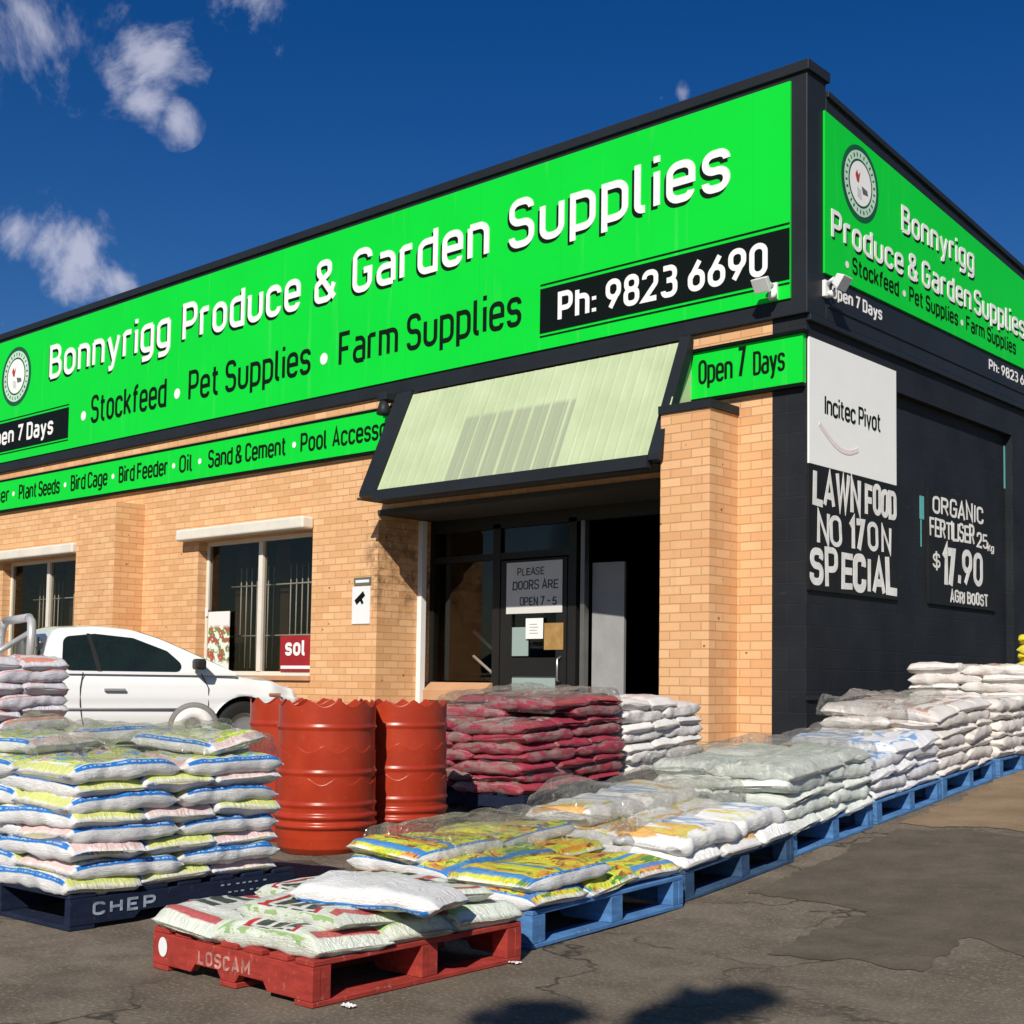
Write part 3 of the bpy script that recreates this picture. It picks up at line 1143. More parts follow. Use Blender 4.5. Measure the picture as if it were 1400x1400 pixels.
ip = thing('company_board', 'square white board lettered Incitec Pivot at the corner of the black wall', 'sign board')
MB().box(.002, .02, 3.105, .022, 1.765, 4.29).obj('board', plain('white_board', (.86, .87, .84), .45, vary=.02), ip)
Mi = SIDE(.0225)
mb = MB()
text(mb, 'Incitec Pivot', .3, 1.42, 3.6, .19, .13, Mi, track=.1)
mb.obj('black_lettering', BLKLET, ip)
mb = MB()
pts = [Vector((.2 + .75 * t, 3.5 - .2 * sin(pi * (t * .75 + .0)))) for t in [k / 14 for k in range(15)]]
stroke(mb, pts, False, .045, 0, .003, Mi)
mb.obj('pink_swoosh', plain('pink_print', (.8, .7, .68), .5), ip)

BOARD = plain('black_board', (.011, .012, .012), .6, .25, vary=.2)
HAND = plain('hand_white', (.74, .74, .72), .7, .2, vary=.12, vs=9)
lf = thing('lawn_food_board', 'black board hand painted LAWN FOOD NO 17 ON SPECIAL in white', 'sign board')
MB().box(.002, .0, 1.93, .03, 1.8, 3.1).obj('board', BOARD, lf)
Mh = SIDE(.0305)
mb = MB()
text(mb, 'LAWN', .08, .98, 2.72, .34, .17, Mh, jit=.034, seed=3, track=.07)
mb.obj('painted_word', HAND, lf)
mb = MB()
text(mb, 'FOOD', 1.08, 1.74, 2.74, .31, .18, Mh, jit=.034, seed=4, track=.05)
mb.obj('painted_word', HAND, lf)
mb = MB()
text(mb, 'NO', .14, .62, 2.36, .3, .17, Mh, jit=.034, seed=5, track=.1)
mb.obj('painted_word', HAND, lf)
mb = MB()
text(mb, '17', .76, 1.06, 2.36, .32, .2, Mh, jit=.02, seed=6, track=.14)
mb.obj('painted_word', HAND, lf)
mb = MB()
text(mb, 'ON', 1.14, 1.62, 2.39, .29, .17, Mh, jit=.034, seed=7, track=.1)
mb.obj('painted_word', HAND, lf)
mb = MB()
text(mb, 'SPECIAL', .02, 1.74, 1.97, .37, .19, Mh, jit=.034, seed=8, track=.09)
mb.obj('painted_word', HAND, lf)

og = thing('organic_price_board', 'black board hand painted ORGANIC FERTILISER with $17.90 price in white', 'sign board')
MB().box(-.088, 2.68, 1.95, -.06, 4.45, 3.2).obj('board', BOARD, og)
Mo = SIDE(-.0595)
mb = MB()
text(mb, 'ORGANIC', 2.78, 4.1, 2.94, .2, .15, Mo, jit=.03, seed=9, track=.1)
mb.obj('painted_word', HAND, og)
mb = MB()
text(mb, 'FERTILISER', 2.7, 3.85, 2.68, .21, .14, Mo, jit=.03, seed=10, track=.06)
mb.obj('painted_word', HAND, og)
mb = MB()
text(mb, '25', 3.93, 4.22, 2.66, .17, .15, Mo, jit=.03, seed=11, track=.1)
mb.obj('painted_word', HAND, og)
mb = MB()
text(mb, 'kg', 4.23, 4.4, 2.64, .1, .16, Mo, jit=.03, seed=11, track=.1)
mb.obj('painted_word', HAND, og)
mb = MB()
text(mb, '$', 2.78, 2.96, 2.32, .2, .13, Mo, jit=.02, seed=12)
mb.obj('painted_word', HAND, og)
mb = MB()
text(mb, '17', 3.02, 3.34, 2.16, .44, .2, Mo, jit=.02, seed=13, track=.12)
mb.obj('painted_word', HAND, og)
mb = MB()
text(mb, '.90', 3.42, 4.08, 2.2, .4, .17, Mo, jit=.02, seed=14, track=.12)
mb.obj('painted_word', HAND, og)
mb = MB()
text(mb, 'AGRI BOOST', 3.2, 4.22, 1.99, .14, .17, Mo, jit=.03, seed=15, track=.1)
mb.obj('painted_word', HAND, og)
TEAL = plain('teal_paint', (.12, .45, .44), .6)
mb = MB()
for (a_, b_, c_, d_) in [(4.79, 3.45, 4.84, 3.98), (2.52, 2.85, 2.62, 3.1), (2.54, 2.55, 2.56, 2.845)]:
    MB().box(-.0885, a_, b_, -.085, c_, d_).obj('teal_paint_mark', TEAL, bld)

# little things on the walls
cs = thing('security_notice', 'white camera surveillance notice screwed to the brick beside the entry', 'notice')
MB().box(-6.37, -.012, 1.74, -6.04, -.001, 2.2).obj('panel', WHITEP, cs)
mb = MB()
Mn = FRONT(-.0125) @ Matrix.Translation((-6.22, 2.06, 0)) @ Matrix.Rotation(radians(35), 4, 'Z')
mb.box(-.1, -.035, 0, .09, .035, .003, Mn)
mb.box(-.02, -.09, 0, .02, -.03, .003, Mn)
mb.obj('camera_symbol', BLACK, cs)
cs2 = tag(MB().box(-6.34, -.012, 2.215, -6.03, -.001, 2.31).obj('name_plate', plain('grey_plate', (.12, .14, .12), .5)), 'small dark name plate on the brick above the camera notice', 'plate')
mb = MB()
mb.box(-6.31, -.0145, 2.245, -6.06, -.0125, 2.28)
mb.obj('plate_writing', WHITEP, cs2)


def floodlight(p, M_, label):
    t = thing('security_light', label, 'floodlight', p, 'white security lights on the fascia')
    t.scale = (.72, .72, .72)
    a = M_.to_3x3().to_4x4()
    MB().box(-.06, -.1, 0, .06, .12, .05, a).obj('back_plate', WHITEP, t, .008)
    MB().tube([a @ Vector((0, .08, .05)), a @ Vector((-.02, .12, .16))], .025, 8).obj('arm', WHITEP, t)
    q = a @ Matrix.Translation((-.02, .1, .2)) @ Matrix.Rotation(radians(35), 4, 'X')
    mb = MB()
    mb.v += [tuple(q @ Vector(v)) for v in [(-.08, -.07, 0), (.08, -.07, 0), (.08, .07, 0), (-.08, .07, 0), (-.12, -.1, .14), (.12, -.1, .14), (.12, .1, .14), (-.12, .1, .14)]]
    for f in ((0, 3, 2, 1), (0, 1, 5, 4), (1, 2, 6, 5), (2, 3, 7, 6), (3, 0, 4, 7), (4, 5, 6, 7)):
        mb.face(f)
    mb.obj('lamp_head', WHITEP, t, .012)
    q2 = a @ Matrix.Translation((.03, -.06, .1))
    MB().lathe([(0, -.05), (.045, -.045), (.05, .03), (0, .035)], 16, q2).obj('sensor', WHITEP, t)


floodlight((-.3, YF - .02, 4.74), FRONT(0), 'white security light on the green front fascia under the phone number')
floodlight((.041, .26, 4.78), SIDE(0), 'white security light on the black side fascia next to the corner')
dl = thing('dark_lamp', 'small dark lamp under the fascia at the left top of the awning', 'lamp', (-5.62, -.06, 4.42))
MB().box(-.08, -.2, -.03, .08, 0, .06).obj('bracket', TRIM, dl, .01)
MB().lathe([(0, .0), (.05, -.01), (.09, -.16), (.08, -.17), (0, -.15)], 16, Matrix.Translation((0, -.16, -.03))).obj('shade', TRIM, dl)

# entry notices
PAPER = plain('paper', (.62, .62, .6), .8, .1, vary=.04)
INK = plain('ink', (.05, .05, .06), .7)
nt = thing('door_notice', 'large white handwritten notice taped to the glass door', 'notice')
yn = y0 - .012
MB().box(-4.58, yn, 1.86, -3.7, yn + .008, 2.47).obj('sheet', PAPER, nt)
mb = MB()
Md = FRONT(yn - .0005)
mb = MB()
text(mb, 'PLEASE', -4.4, -3.98, 2.31, .09, .12, Md, jit=.03, seed=21, track=.1)
mb.obj('handwriting', INK, nt)
mb = MB()
text(mb, 'DOORS ARE', -4.48, -3.76, 2.14, .11, .13, Md, jit=.03, seed=22, track=.1)
mb.obj('handwriting', INK, nt)
mb = MB()
text(mb, 'OPEN 7 - 5', -4.36, -3.78, 1.95, .1, .13, Md, jit=.03, seed=23, track=.12)
mb.obj('handwriting', INK, nt)
n2 = tag(MB().box(-4.26, yn, 1.56, -3.99, yn + .008, 1.8).obj('paper_note', plain('white_paper', (.8, .8, .78), .8, .1, vary=.02)), 'small white paper below the big notice on the glass door', 'notice')
for k in range(4):
    MB().box(-4.2, yn - .002, 1.62 + .035 * k, -4.06 - .02 * (k % 2), yn - .0005, 1.63 + .035 * k).obj('printed_line', plain('grey_ink', (.45, .45, .45), .8), n2)
n3 = tag(MB().box(-3.97, yn + .001, 1.43, -3.68, yn + .009, 1.74).obj('cardboard_note', plain('cardboard', (.36, .22, .08), .85, .1, vary=.2, vs=12)), 'brown cardboard sheet stuck beside the small white paper on the door', 'notice')
n4 = tag(MB().box(-4.5, y0 + .012, 1.36, -4.24, y0 + .018, 1.7).obj('sticker_panel', FROST), 'pale green panel behind the door glass under the notice', 'panel')
# inside the shop: hand rail, plant, tube light
hr = thing('hand_rail', 'white metal hand rail seen through the left entry window', 'rail', (-5.3, 1.5, .4))
mb = MB()
mb.tube([(-.45, 0, 1.3), (.02, 0, .98), (.02, 0, 0)], .025, 8)
mb.tube([(-.45, 0, .98), (.02, 0, .68)], .02, 8)
mb.obj('rail_tube', WHITEP, hr)
pl = thing('potted_plant', 'small green plant behind the left entry window', 'plant', (-4.86, 1.35, .4))
MB().lathe([(0, 0), (.12, 0), (.15, .35), (.13, .35), (0, .33)], 20).obj('pot', plain('grey_pot', (.3, .3, .28), .7), pl)
mb = MB()
rn = random.Random(4)
for k in range(60):
    a_, t_ = rn.uniform(0, 2 * pi), rn.uniform(.15, .6)
    q = Matrix.Translation((0, 0, .35)) @ Matrix.Rotation(a_, 4, 'Z') @ Matrix.Rotation(t_ * 1.3, 4, 'Y')
    L_ = rn.uniform(.3, .65)
    b = len(mb.v)
    mb.v += [tuple(q @ Vector(p)) for p in [(0, -.01, 0), (.03, 0, L_ * .5), (.02, .02, L_ * .5), (.1, 0, L_)]]
    mb.face([b, b + 1, b + 3, b + 2])
mb.obj('leaves', plain('leaf', (.09, .14, .04), .6), pl)
tag(MB().tube([(-2.9, 2.2, 3.2), (-1.9, 2.9, 3.2)], .03, 8).obj('tube_light', plain('tube_white', (.75, .75, .7), .4)), 'unlit white fluorescent tube on the ceiling inside the entry', 'light')

# window posters
yp = .115
po = tag(MB().box(-9.6, yp, 1.17, -9.1, yp + .01, 1.98).obj('window_poster', None), 'white poster with red and green plant picture in the window', 'poster')
m = M('poster_print', .6, .2)
P = m.sep(m.coord())
co = m.coord()
cn = m.ramp(m.noise(co, 9, 3, .6), [(0, (.75, .75, .72)), (.42, (.75, .75, .72)), (.47, (.08, .3, .05)), (.53, (.55, .05, .05)), (.6, (.2, .14, .1)), (.66, (.75, .75, .72))], 'CONSTANT')
f = m.math('MULTIPLY', m.rng(P[2], 1.25, 1.3), m.rng(P[2], 1.75, 1.8, 1, 0))
m.color(m.mix(f, (.74, .74, .72), cn))
po.data.materials.append(m.m)
rs = tag(MB().box(-7.95, yp, 1.16, -7.26, yp + .01, 1.62).obj('red_poster', plain('red_print', (.33, .02, .025), .5)), 'red poster with white letters sol in the right of the window', 'poster')
mb = MB()
text(mb, 'sol', -7.84, -7.42, 1.36, .22, .2, FRONT(yp - .0005), track=.12)
mb.box(-7.93, yp - .002, 1.19, -7.3, yp - .0005, 1.23)
mb.obj('white_lettering', WHITE, rs)
tag(MB().box(-9.68, yp, 1.92, -9.62, yp + .01, 2.04).obj('white_sticker', WHITEP), 'small white sticker on the window frame above the plant poster', 'sticker')

# ------------------------------------------------------------------ pallets
def pallet_mat(name, c, worn):
    m = M(name, .8, .2)
    co = m.coord()
    P = m.sep(co)
    n = m.noise(m.comb(m.math('MULTIPLY', P[0], 3.0), m.math('MULTIPLY', P[1], 3.0), m.math('MULTIPLY', P[2], 14.0)), 2.2, 6, .65)
    n2 = m.noise(co, 30, 4, .7)
    cc = m.mix(m.rng(n, .35, .7), tuple(x * .6 for x in c), c)
    cc = m.mix(m.math('MULTIPLY', m.rng(n2, .6, .72), .7), cc, worn)
    m.color(cc)
    m.bump(n, .4, .006)
    return m.m


PB = pallet_mat('blue_timber', (.09, .24, .52), (.3, .34, .4))
PR = pallet_mat('red_timber', (.4, .048, .036), (.42, .22, .17))
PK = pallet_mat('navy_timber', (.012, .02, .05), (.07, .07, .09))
S_P = 1.165


def place(cx, cy, rot, extra_z=0.0):
    """matrix of a pallet footprint corner (max x, min y) lying on the sloping ground"""
    c = Matrix.Translation((cx, cy, 0)) @ Matrix.Rotation(rot, 4, 'Z')
    p0 = c @ Vector((0, 0, 0))
    p1 = c @ Vector((0, S_P, 0))
    z0, z1 = zg(p0.y), zg(p1.y)
    return Matrix.Translation((cx, cy, z0 + extra_z)) @ Matrix.Rotation(rot, 4, 'Z') @ Matrix.Rotation(math.atan2(z1 - z0, S_P), 4, 'X')


def pallet(Mx, mat, label, writing=None, wcol=WHITE, fx=.86, fy=1.0):
    t = thing('pallet', label, 'pallet', group='timber pallets under the bag stacks')
    t.matrix_world = Mx @ Matrix.Diagonal((fx, fy, 1, 1))
    mb = MB()
    n = 7
    w = .12
    for k in range(n):
        x = -S_P + k * (S_P - w) / (n - 1)
        mb.box(x, 0.002, .131, x + w, S_P - .002, .15)
    mb.obj('deck_boards', mat, t, .003, 1)
    mb = MB()
    for k in (0, 3, 6):
        x = -S_P + k * (S_P - w) / 6
        mb.box(x, .002, .001, x + w, S_P - .002, .02)
    mb.obj('base_boards', mat, t, .003, 1)
    for y in (0, S_P / 2 - .02, S_P - .04):
        mb = MB()
        pr = [(-S_P, .0205), (-.86, .0205), (-.83, .05), (-.66, .05), (-.63, .0205), (-.53, .0205), (-.5, .05), (-.33, .05), (-.3, .0205), (0, .0205), (0, .1305), (-S_P, .1305)]
        mb.prism(pr, .04, Matrix.Translation((0, y + .04, 0)) @ Matrix(((1, 0, 0, 0), (0, 0, -1, 0), (0, 1, 0, 0), (0, 0, 0, 1))))
        b = mb.obj('bearer', mat, t, .002, 1)
    # corner blocks show at the open side
    for y in (.041, S_P / 2 + .021, S_P - .041 - .05):
        MB().box(-.1, y, .0205, -.002, y + .05, .1305).obj('block', mat, t, .002, 1)
    if writing:
        for (s_, a, b_, z, h) in writing:
            mb = MB()
            text(mb, s_, a, b_, z, h, .2, Matrix(((1, 0, 0, 0), (0, 0, -1, -.0005), (0, 1, 0, 0), (0, 0, 0, 1))), .002)
            mb.obj('stencil', wcol, t)
    return t


# ------------------------------------------------------------------ bags
def bag_mesh(name, L, Wd, T, seed, mat, nu=26, nt=28, wr=1.0):
    mb = MB()
    rn = random.Random(seed)
    off = Vector((rn.uniform(0, 50), rn.uniform(0, 50), rn.uniform(0, 50)))
    fl = .012
    tw = rn.uniform(-.012, .012)
    droop = rn.uniform(.0, .02)
    us = [-1.0] + [-.985 + 1.97 * k / nu for k in range(nu + 1)] + [1.0]
    n_u = len(us)
    for u in us:
        e = abs(u)
        h = max(0.03, (1 - e ** 9)) ** .5
        wd = 1 - .05 * e ** 6
        if e == 1.0:
            h = .045
        for k in range(nt):
            t = 2 * pi * k / nt
            cx_, sn = cos(t), sin(t)
            y = Wd / 2 * wd * math.copysign(abs(cx_) ** .34, cx_)
            z = T / 2 * h * math.copysign(abs(sn) ** .55, sn)
            x = L / 2 * u
            p = Vector((x, y, z))
            q = p * 9 + off
            w = noise.noise(q) * .01 + noise.noise(q * 2.7) * .006 - abs(noise.noise(Vector((q.x * .5, q.y * 1.6, q.z)) + off)) * .012
            # gathers near the sewn ends
            w += sin(y * 85 + off.x + 4 * noise.noise(q * .6)) * .0035 * e ** 5
            w *= wr * (T / .08)
            nrm = Vector((0, cx_ * .8, sn)).normalized()
            p += nrm * w * (0.35 + .65 * h)
            p.z += noise.noise(Vector((x * 3, y * 3, seed * 1.7))) * .012 + tw * u * (1 if y > 0 else -1) - droop * e ** 3
            if e == 1.0:
                p.x += math.copysign(fl, u)
                p.z += noise.noise(Vector((y * 14, u * 3, seed))) * .012
            mb.v.append(tuple(p))
    for i in range(n_u - 1):
        for k in range(nt):
            k2 = (k + 1) % nt
            ua, ub = (us[i] + 1) / 2, (us[i + 1] + 1) / 2
            va, vb = k / nt * 2, (k + 1) / nt * 2
            mb.face([i * nt + k, (i + 1) * nt + k, (i + 1) * nt + k2, i * nt + k2], [(ua, va), (ub, va), (ub, vb), (ua, vb)], True)
    mb.f = [f[::-1] for f in mb.f]
    mb.uv = [u[::-1] if u else u for u in mb.uv]
    mb.face(list(range(nt)), None)
    mb.face([(n_u - 1) * nt + k for k in range(nt)][::-1], None)
    return mb.mesh(name, mat)


def bag_material(name, base, feats=(), rough=.42, spec=.4, dirt=.1, film=0.0):
    """feats: (kind, u0,u1,v0,v1, colours, scale, amount); u along the bag, v 0..1 over the top sheet, 1..2 below"""
    m = M(name, rough, spec)
    uv = m.coord('UV')
    S = m.sep(uv)
    ob = m.node('ShaderNodeObjectInfo')
    R = ob.outputs['Random']
    shift = m.math('MULTIPLY', R, 37.0)
    co = m.coord()
    wob = m.math('MULTIPLY', m.math('SUBTRACT', m.noise(co, 14, 3), .5), .03)
    u = m.math('ADD', S[0], wob)
    v = m.math('ADD', S[1], wob)
    c = base
    for ft in feats:
        kind, u0, u1, v0, v1, cols, scale, amt = ft
        e = .012
        mask = m.math('MULTIPLY', m.math('MULTIPLY', m.rng(u, u0, u0 + e), m.rng(u, u1 - e, u1, 1, 0)),
                      m.math('MULTIPLY', m.rng(v, v0, v0 + e), m.rng(v, v1 - e, v1, 1, 0)))
        if kind == 'solid':
            col = cols
        elif kind == 'pic':
            wv_ = m.math('MULTIPLY', m.noise(co, 26, 2), .12)
            vec = m.comb(m.math('MULTIPLY_ADD', u, 1.5, wv_), m.math('ADD', v, wv_), shift)
            vo = m.node('ShaderNodeTexVoronoi', feature='F1')
            m.l.new(vec, vo.inputs['Vector'])
            vo.inputs['Scale'].default_value = scale * 3.2
            vs_ = m.sep(vo.outputs['Color'])
            big = m.noise(vec, scale * .9, 2)
            mixv = m.math('MULTIPLY_ADD', big, 1.1, m.math('MULTIPLY_ADD', vs_[0], .55, -.32))
            stops = [(.0 if k == 0 else .2 + .6 * k / len(cols), q) for k, q in enumerate(cols)]
            col = m.ramp(mixv, stops, 'CONSTANT')
            col = m.mix(m.math('MULTIPLY', m.rng(vs_[1], .6, 1.0), .5), col, m.ramp(vs_[2], [(0, cols[0]), (.5, cols[1]), (.8, cols[-1])], 'CONSTANT'))
        elif kind == 'blob':
            vec = m.comb(m.math('MULTIPLY', u, 1.5), v, shift)
            mask = m.math('MULTIPLY', mask, m.rng(m.noise(vec, scale, 3, .55), .52, .54))
            col = cols
        elif kind == 'text':
            vec = m.comb(m.math('MULTIPLY', u, scale * 2.2), m.math('MULTIPLY', v, scale * .5), shift)
            mask = m.math('MULTIPLY', mask, m.rng(m.noise(vec, 1.0, 2, .5), .5, .52))
            col = cols
        elif kind == 'grid':
            bt = m.node('ShaderNodeTexBrick')
            m.l.new(m.comb(m.math('ADD', m.math('MULTIPLY', u, 1.5), m.math('MULTIPLY', v, .25)), v, 0.0), bt.inputs['Vector'])
            bt.inputs['Scale'].default_value = scale
            bt.inputs['Brick Width'].default_value = .62
            bt.inputs['Row Height'].default_value = .62
            bt.inputs['Mortar Size'].default_value = .09
            bt.inputs['Color1'].default_value = cols[0] + (1,)
            bt.inputs['Color2'].default_value = tuple(x * 1.6 for x in cols[0]) + (1,)
            bt.inputs['Mortar'].default_value = cols[1] + (1,)
            col = bt.outputs['Color']
        elif kind == 'arc':
            # ring band centred on (cols[1]) radius scale in v units
            du = m.math('MULTIPLY', m.math('SUBTRACT', u, cols[1][0]), 1.5)
            dv_ = m.math('SUBTRACT', v, cols[1][1])
            rr = m.math('SQRT', m.math('ADD', m.math('MULTIPLY', du, du), m.math('MULTIPLY', dv_, dv_)))
            mask = m.math('MULTIPLY', mask, m.math('MULTIPLY', m.rng(rr, scale, scale + .01), m.rng(rr, scale + cols[2] - .01, scale + cols[2], 1, 0)))
            col = cols[0]
        c = m.mix(m.math('MULTIPLY', mask, amt), c, col)
    # grubby marks and a little variation from bag to bag
    c = m.mix(m.math('MULTIPLY', m.rng(m.noise(co, 6, 5, .65), .5, .75), dirt), c, (.35, .28, .2))
    vr = m.math('MULTIPLY_ADD', R, .16, .88)
    c = m.mix(1.0, c, m.comb(vr, vr, vr), 'MULTIPLY')
    m.color(c)
    wr_ = m.noise(m.comb(m.math('MULTIPLY', u, 3.0), m.math('MULTIPLY', v, 9.0), shift), 2.4, 4, .6, dist=1.4)
    cr_ = m.math('ABSOLUTE', m.math('SUBTRACT', wr_, .5))
    wr2 = m.noise(m.comb(m.math('MULTIPLY', u, 14.0), m.math('MULTIPLY', v, 5.0), shift), 1.6, 3, .6, dist=.8)
    hgt = m.math('ADD', m.math('MULTIPLY', m.rng(cr_, 0, .1, 0, 1), .6), m.math('MULTIPLY', wr2, .7))
    m.bump(m.math('ADD', hgt, m.math('MULTIPLY', m.noise(co, 45, 3, .6), .3)), .5, .012)
    if film:
        m.b.inputs['Coat Weight'].default_value = film
        m.b.inputs['Coat Roughness'].default_value = .12
    return m.m


WB = (.78, .78, .78)
BM = {
    'blue': bag_material('bag_blue_edge', WB, [
        ('pic', .05, .95, .24, .76, [(.78, .78, .76), (.45, .62, .04), (.72, .74, .08), (.78, .78, .72), (.74, .4, .4), (.1, .4, .75), (.5, .66, .06)], 4, 1),
        ('solid', .04, .96, .05, .22, (.015, .2, .62), 1, 1), ('solid', .04, .96, .78, .95, (.015, .2, .62), 1, 1),
        ('text', .1, .9, .1, .17, (.6, .7, .8), 22, .75), ('text', .1, .9, .83, .9, (.6, .7, .8), 22, .75),
        ('solid', .0, .06, .22, .78, (.6, .66, .08), 1, .8), ('solid', .94, 1.0, .22, .78, (.72, .45, .42), 1, .7)]),
    'lawn': bag_material('bag_lawn', (.68, .73, .64), [
        ('solid', .16, .84, .22, .78, (.72, .74, .69), 1, 1), ('blob', .1, .95, .05, .95, (.45, .6, .3), 3.0, .3),
        ('blob', .18, .36, .24, .84, (.5, .02, .03), 2.0, 1), ('solid', .22, .32, .5, .82, (.5, .02, .03), 1, 1), ('solid', .66, .78, .6, .8, (.5, .02, .03), 1, 1),
        ('grid', .27, .74, .27, .8, [(.035, .045, .035), (.66, .68, .62)], 2.6, 1),
        ('solid', .86, .95, .3, .7, (.5, .04, .05), 1, .9), ('solid', .04, .16, .1, .45, (.3, .55, .08), 1, .8),
        ('blob', .02, .98, .0, .16, (.25, .45, .1), 5, .8), ('blob', .02, .98, .84, 1.0, (.25, .45, .1), 5, .8),
        ('solid', .1, .24, .06, .16, (.5, .05, .05), 1, .9), ('text', .3, .8, .02, .1, (.2, .25, .2), 14, .6)]),
    'veg': bag_material('bag_garden', (.76, .77, .78), [
        ('pic', .0, 1.0, .14, .86, [(.72, .3, .05), (.25, .06, .03), (.7, .4, .05), (.72, .66, .03), (.5, .6, .05), (.72, .68, .05), (.62, .66, .08), (.1, .3, .05)], 3.4, 1),
        ('arc', .0, 1.0, .1, .9, [(.02, .25, .66), (.0, .3), .09], .9, .95),
        ('solid', .0, 1.0, .08, .16, (.02, .22, .62), 1, 1), ('solid', .0, 1.0, .84, .92, (.02, .22, .62), 1, 1),
        ('solid', .9, .97, .12, .88, (.02, .22, .62), 1, .9), ('text', .1, .85, .1, .14, (.6, .7, .8), 18, .7), ('text', .1, .85, .86, .9, (.6, .7, .8), 18, .7)]),
    'orange': bag_material('bag_white_orange', (.8, .8, .79), [
        ('blob', .55, .98, .2, .8, (.74, .36, .06), 3, .9), ('blob', .55, .9, .2, .8, (.65, .68, .12), 6, .6),
        ('text', .12, .55, .3, .6, (.12, .3, .6), 9, .75), ('blob', .05, .3, .6, .85, (.5, .6, .1), 5, .6)]),
    'mint': bag_material('bag_mint', (.72, .76, .71), [
        ('text', .15, .85, .25, .75, (.42, .56, .47), 7, .7), ('solid', .0, 1.0, .13, .17, (.35, .52, .42), 1, .6), ('solid', .0, 1.0, .83, .87, (.35, .52, .42), 1, .6)], dirt=.16),
    'sky': bag_material('bag_white_blue', (.78, .79, .82), [
        ('blob', .08, .92, .2, .8, (.13, .36, .72), 4, .9), ('text', .1, .9, .12, .19, (.13, .36, .72), 12, .9), ('text', .1, .9, .82, .9, (.13, .36, .72), 12, .9)]),
    'cream': bag_material('bag_cream', (.79, .75, .71), [
        ('blob', .15, .85, .22, .78, (.42, .23, .14), 3.2, .8), ('blob', .1, .9, .1, .2, (.6, .42, .33), 5, .7), ('text', .1, .9, .8, .92, (.55, .4, .33), 9, .6), ('blob', .1, .9, 1.0, 2.0, (.62, .46, .38), 3, .5)], dirt=.2),
    'red': bag_material('bag_mulch', (.36, .045, .075), [
        ('solid', .08, .92, .2, .8, (.2, .11, .09), 1, 1), ('pic', .12, .9, .24, .76, [(.42, .05, .08), (.5, .42, .4), (.08, .04, .07), (.42, .06, .09), (.24, .13, .11), (.6, .52, .5)], 1.8, .95),
        ('blob', .02, .98, 0, .2, (.26, .17, .15), 2.5, .85), ('blob', .02, .98, .8, 1.0, (.26, .17, .15), 2.5, .85), ('blob', .02, .98, 1.0, 2.0, (.28, .17, .16), 2.5, .85), ('blob', .0, 1.0, .0, .24, (.3, .2, .19), 4.0, .8), ('blob', .0, 1.0, .76, 1.0, (.3, .2, .19), 4.0, .8), ('blob', .0, 1.0, 1.0, 2.0, (.26, .16, .15), 4.5, .8),
        ('solid', .0, 1.0, .12, .15, (.55, .3, .32), 1, .6)], rough=.3, film=.6, dirt=.25),
    'pink': bag_material('bag_pink', (.68, .66, .72), [
        ('blob', .02, .98, .12, .88, (.72, .22, .14), 3.5, .9), ('solid', .02, .98, .09, .14, (.7, .2, .14), 1, .85), ('solid', .02, .98, .86, .91, (.7, .2, .14), 1, .85)]),
    'yellow': bag_material('bag_yellow', (.72, .62, .04), [('blob', .1, .9, .2, .8, (.3, .45, .05), 4, .7)]),
    'white': bag_material('bag_white', (.76, .74, .72), [('blob', .1, .9, .18, .82, (.66, .42, .4), 3.4, .5), ('text', .1, .9, .82, .95, (.6, .45, .4), 8, .4)], dirt=.15),
}
BAGS = []      # (object, stack description, layer index, layers, adjective, centre)
VAR = {}


def get_var(kind, L, Wd, T, nvar=3, wr=1.0):
    k = (kind, round(L, 3), round(Wd, 3), round(T, 3))
    if k not in VAR:
        VAR[k] = [bag_mesh('bag', L, Wd, T, 11 + 7 * i + len(VAR) * 31, BM[kind], wr=wr) for i in range(nvar)]
    return VAR[k]


def put_bag(kind, L, Wd, T, Ml, desc, layer, layers, adj, grp, wr=1.0):
    me = random.choice(get_var(kind, L, Wd, T, wr=wr))
    o = bpy.data.objects.new('bag', me)
    COL.objects.link(o)
    o.matrix_world = Ml
    o['group'] = grp
    BAGS.append((o, desc, layer, layers, adj))
    return o


def stack(Mx, kind, layers, T, desc, adj, z0=.15, sx=1.12, sy=1.1, jit=.016, pack=.93, tiltj=1.5, only=None, lean=(0, 0), skip=None, par0=0, wr=1.0):
    """a five-bag pattern per layer: row of three across, row of two along, flipped layer by layer.
    local x runs 0 .. -sx, local y 0 .. sy"""
    for k in range(layers):
        flip = (k + par0) % 2
        wd, ln = sy / 3, sy / 2
        l1 = sx * .58
        l2 = sx - l1
        items = []
        for i in range(3):
            items.append((-l1 / 2, wd * (i + .5), l1, wd, 0))
        for i in range(2):
            items.append((-l1 - l2 / 2, ln * (i + .5), ln, l2, pi / 2))
        for idx, (x, y, L, Wd, r) in enumerate(items):
            if flip:
                x = -sx - x
            if skip and skip(k, x, y):
                continue
            z = z0 + T * pack * (k + .5)
            rr = r + (pi if random.random() < .5 else 0) + radians(random.uniform(-tiltj, tiltj) * 1.4)
            Ml = Mx @ Matrix.Translation((x + random.uniform(-jit, jit) + lean[0] * k, y + random.uniform(-jit, jit) + lean[1] * k, z + random.uniform(-.004, .004))) \
                @ Matrix.Rotation(rr, 4, 'Z') @ Matrix.Rotation(radians(random.uniform(-tiltj, tiltj)), 4, 'X') @ Matrix.Rotation(radians(random.uniform(-tiltj, tiltj) * .8), 4, 'Y')
            put_bag(kind, L * 1.0, Wd * 1.05, T * 1.36, Ml, desc, k, layers, adj, adj + ' bags', wr)


R5 = radians(5)
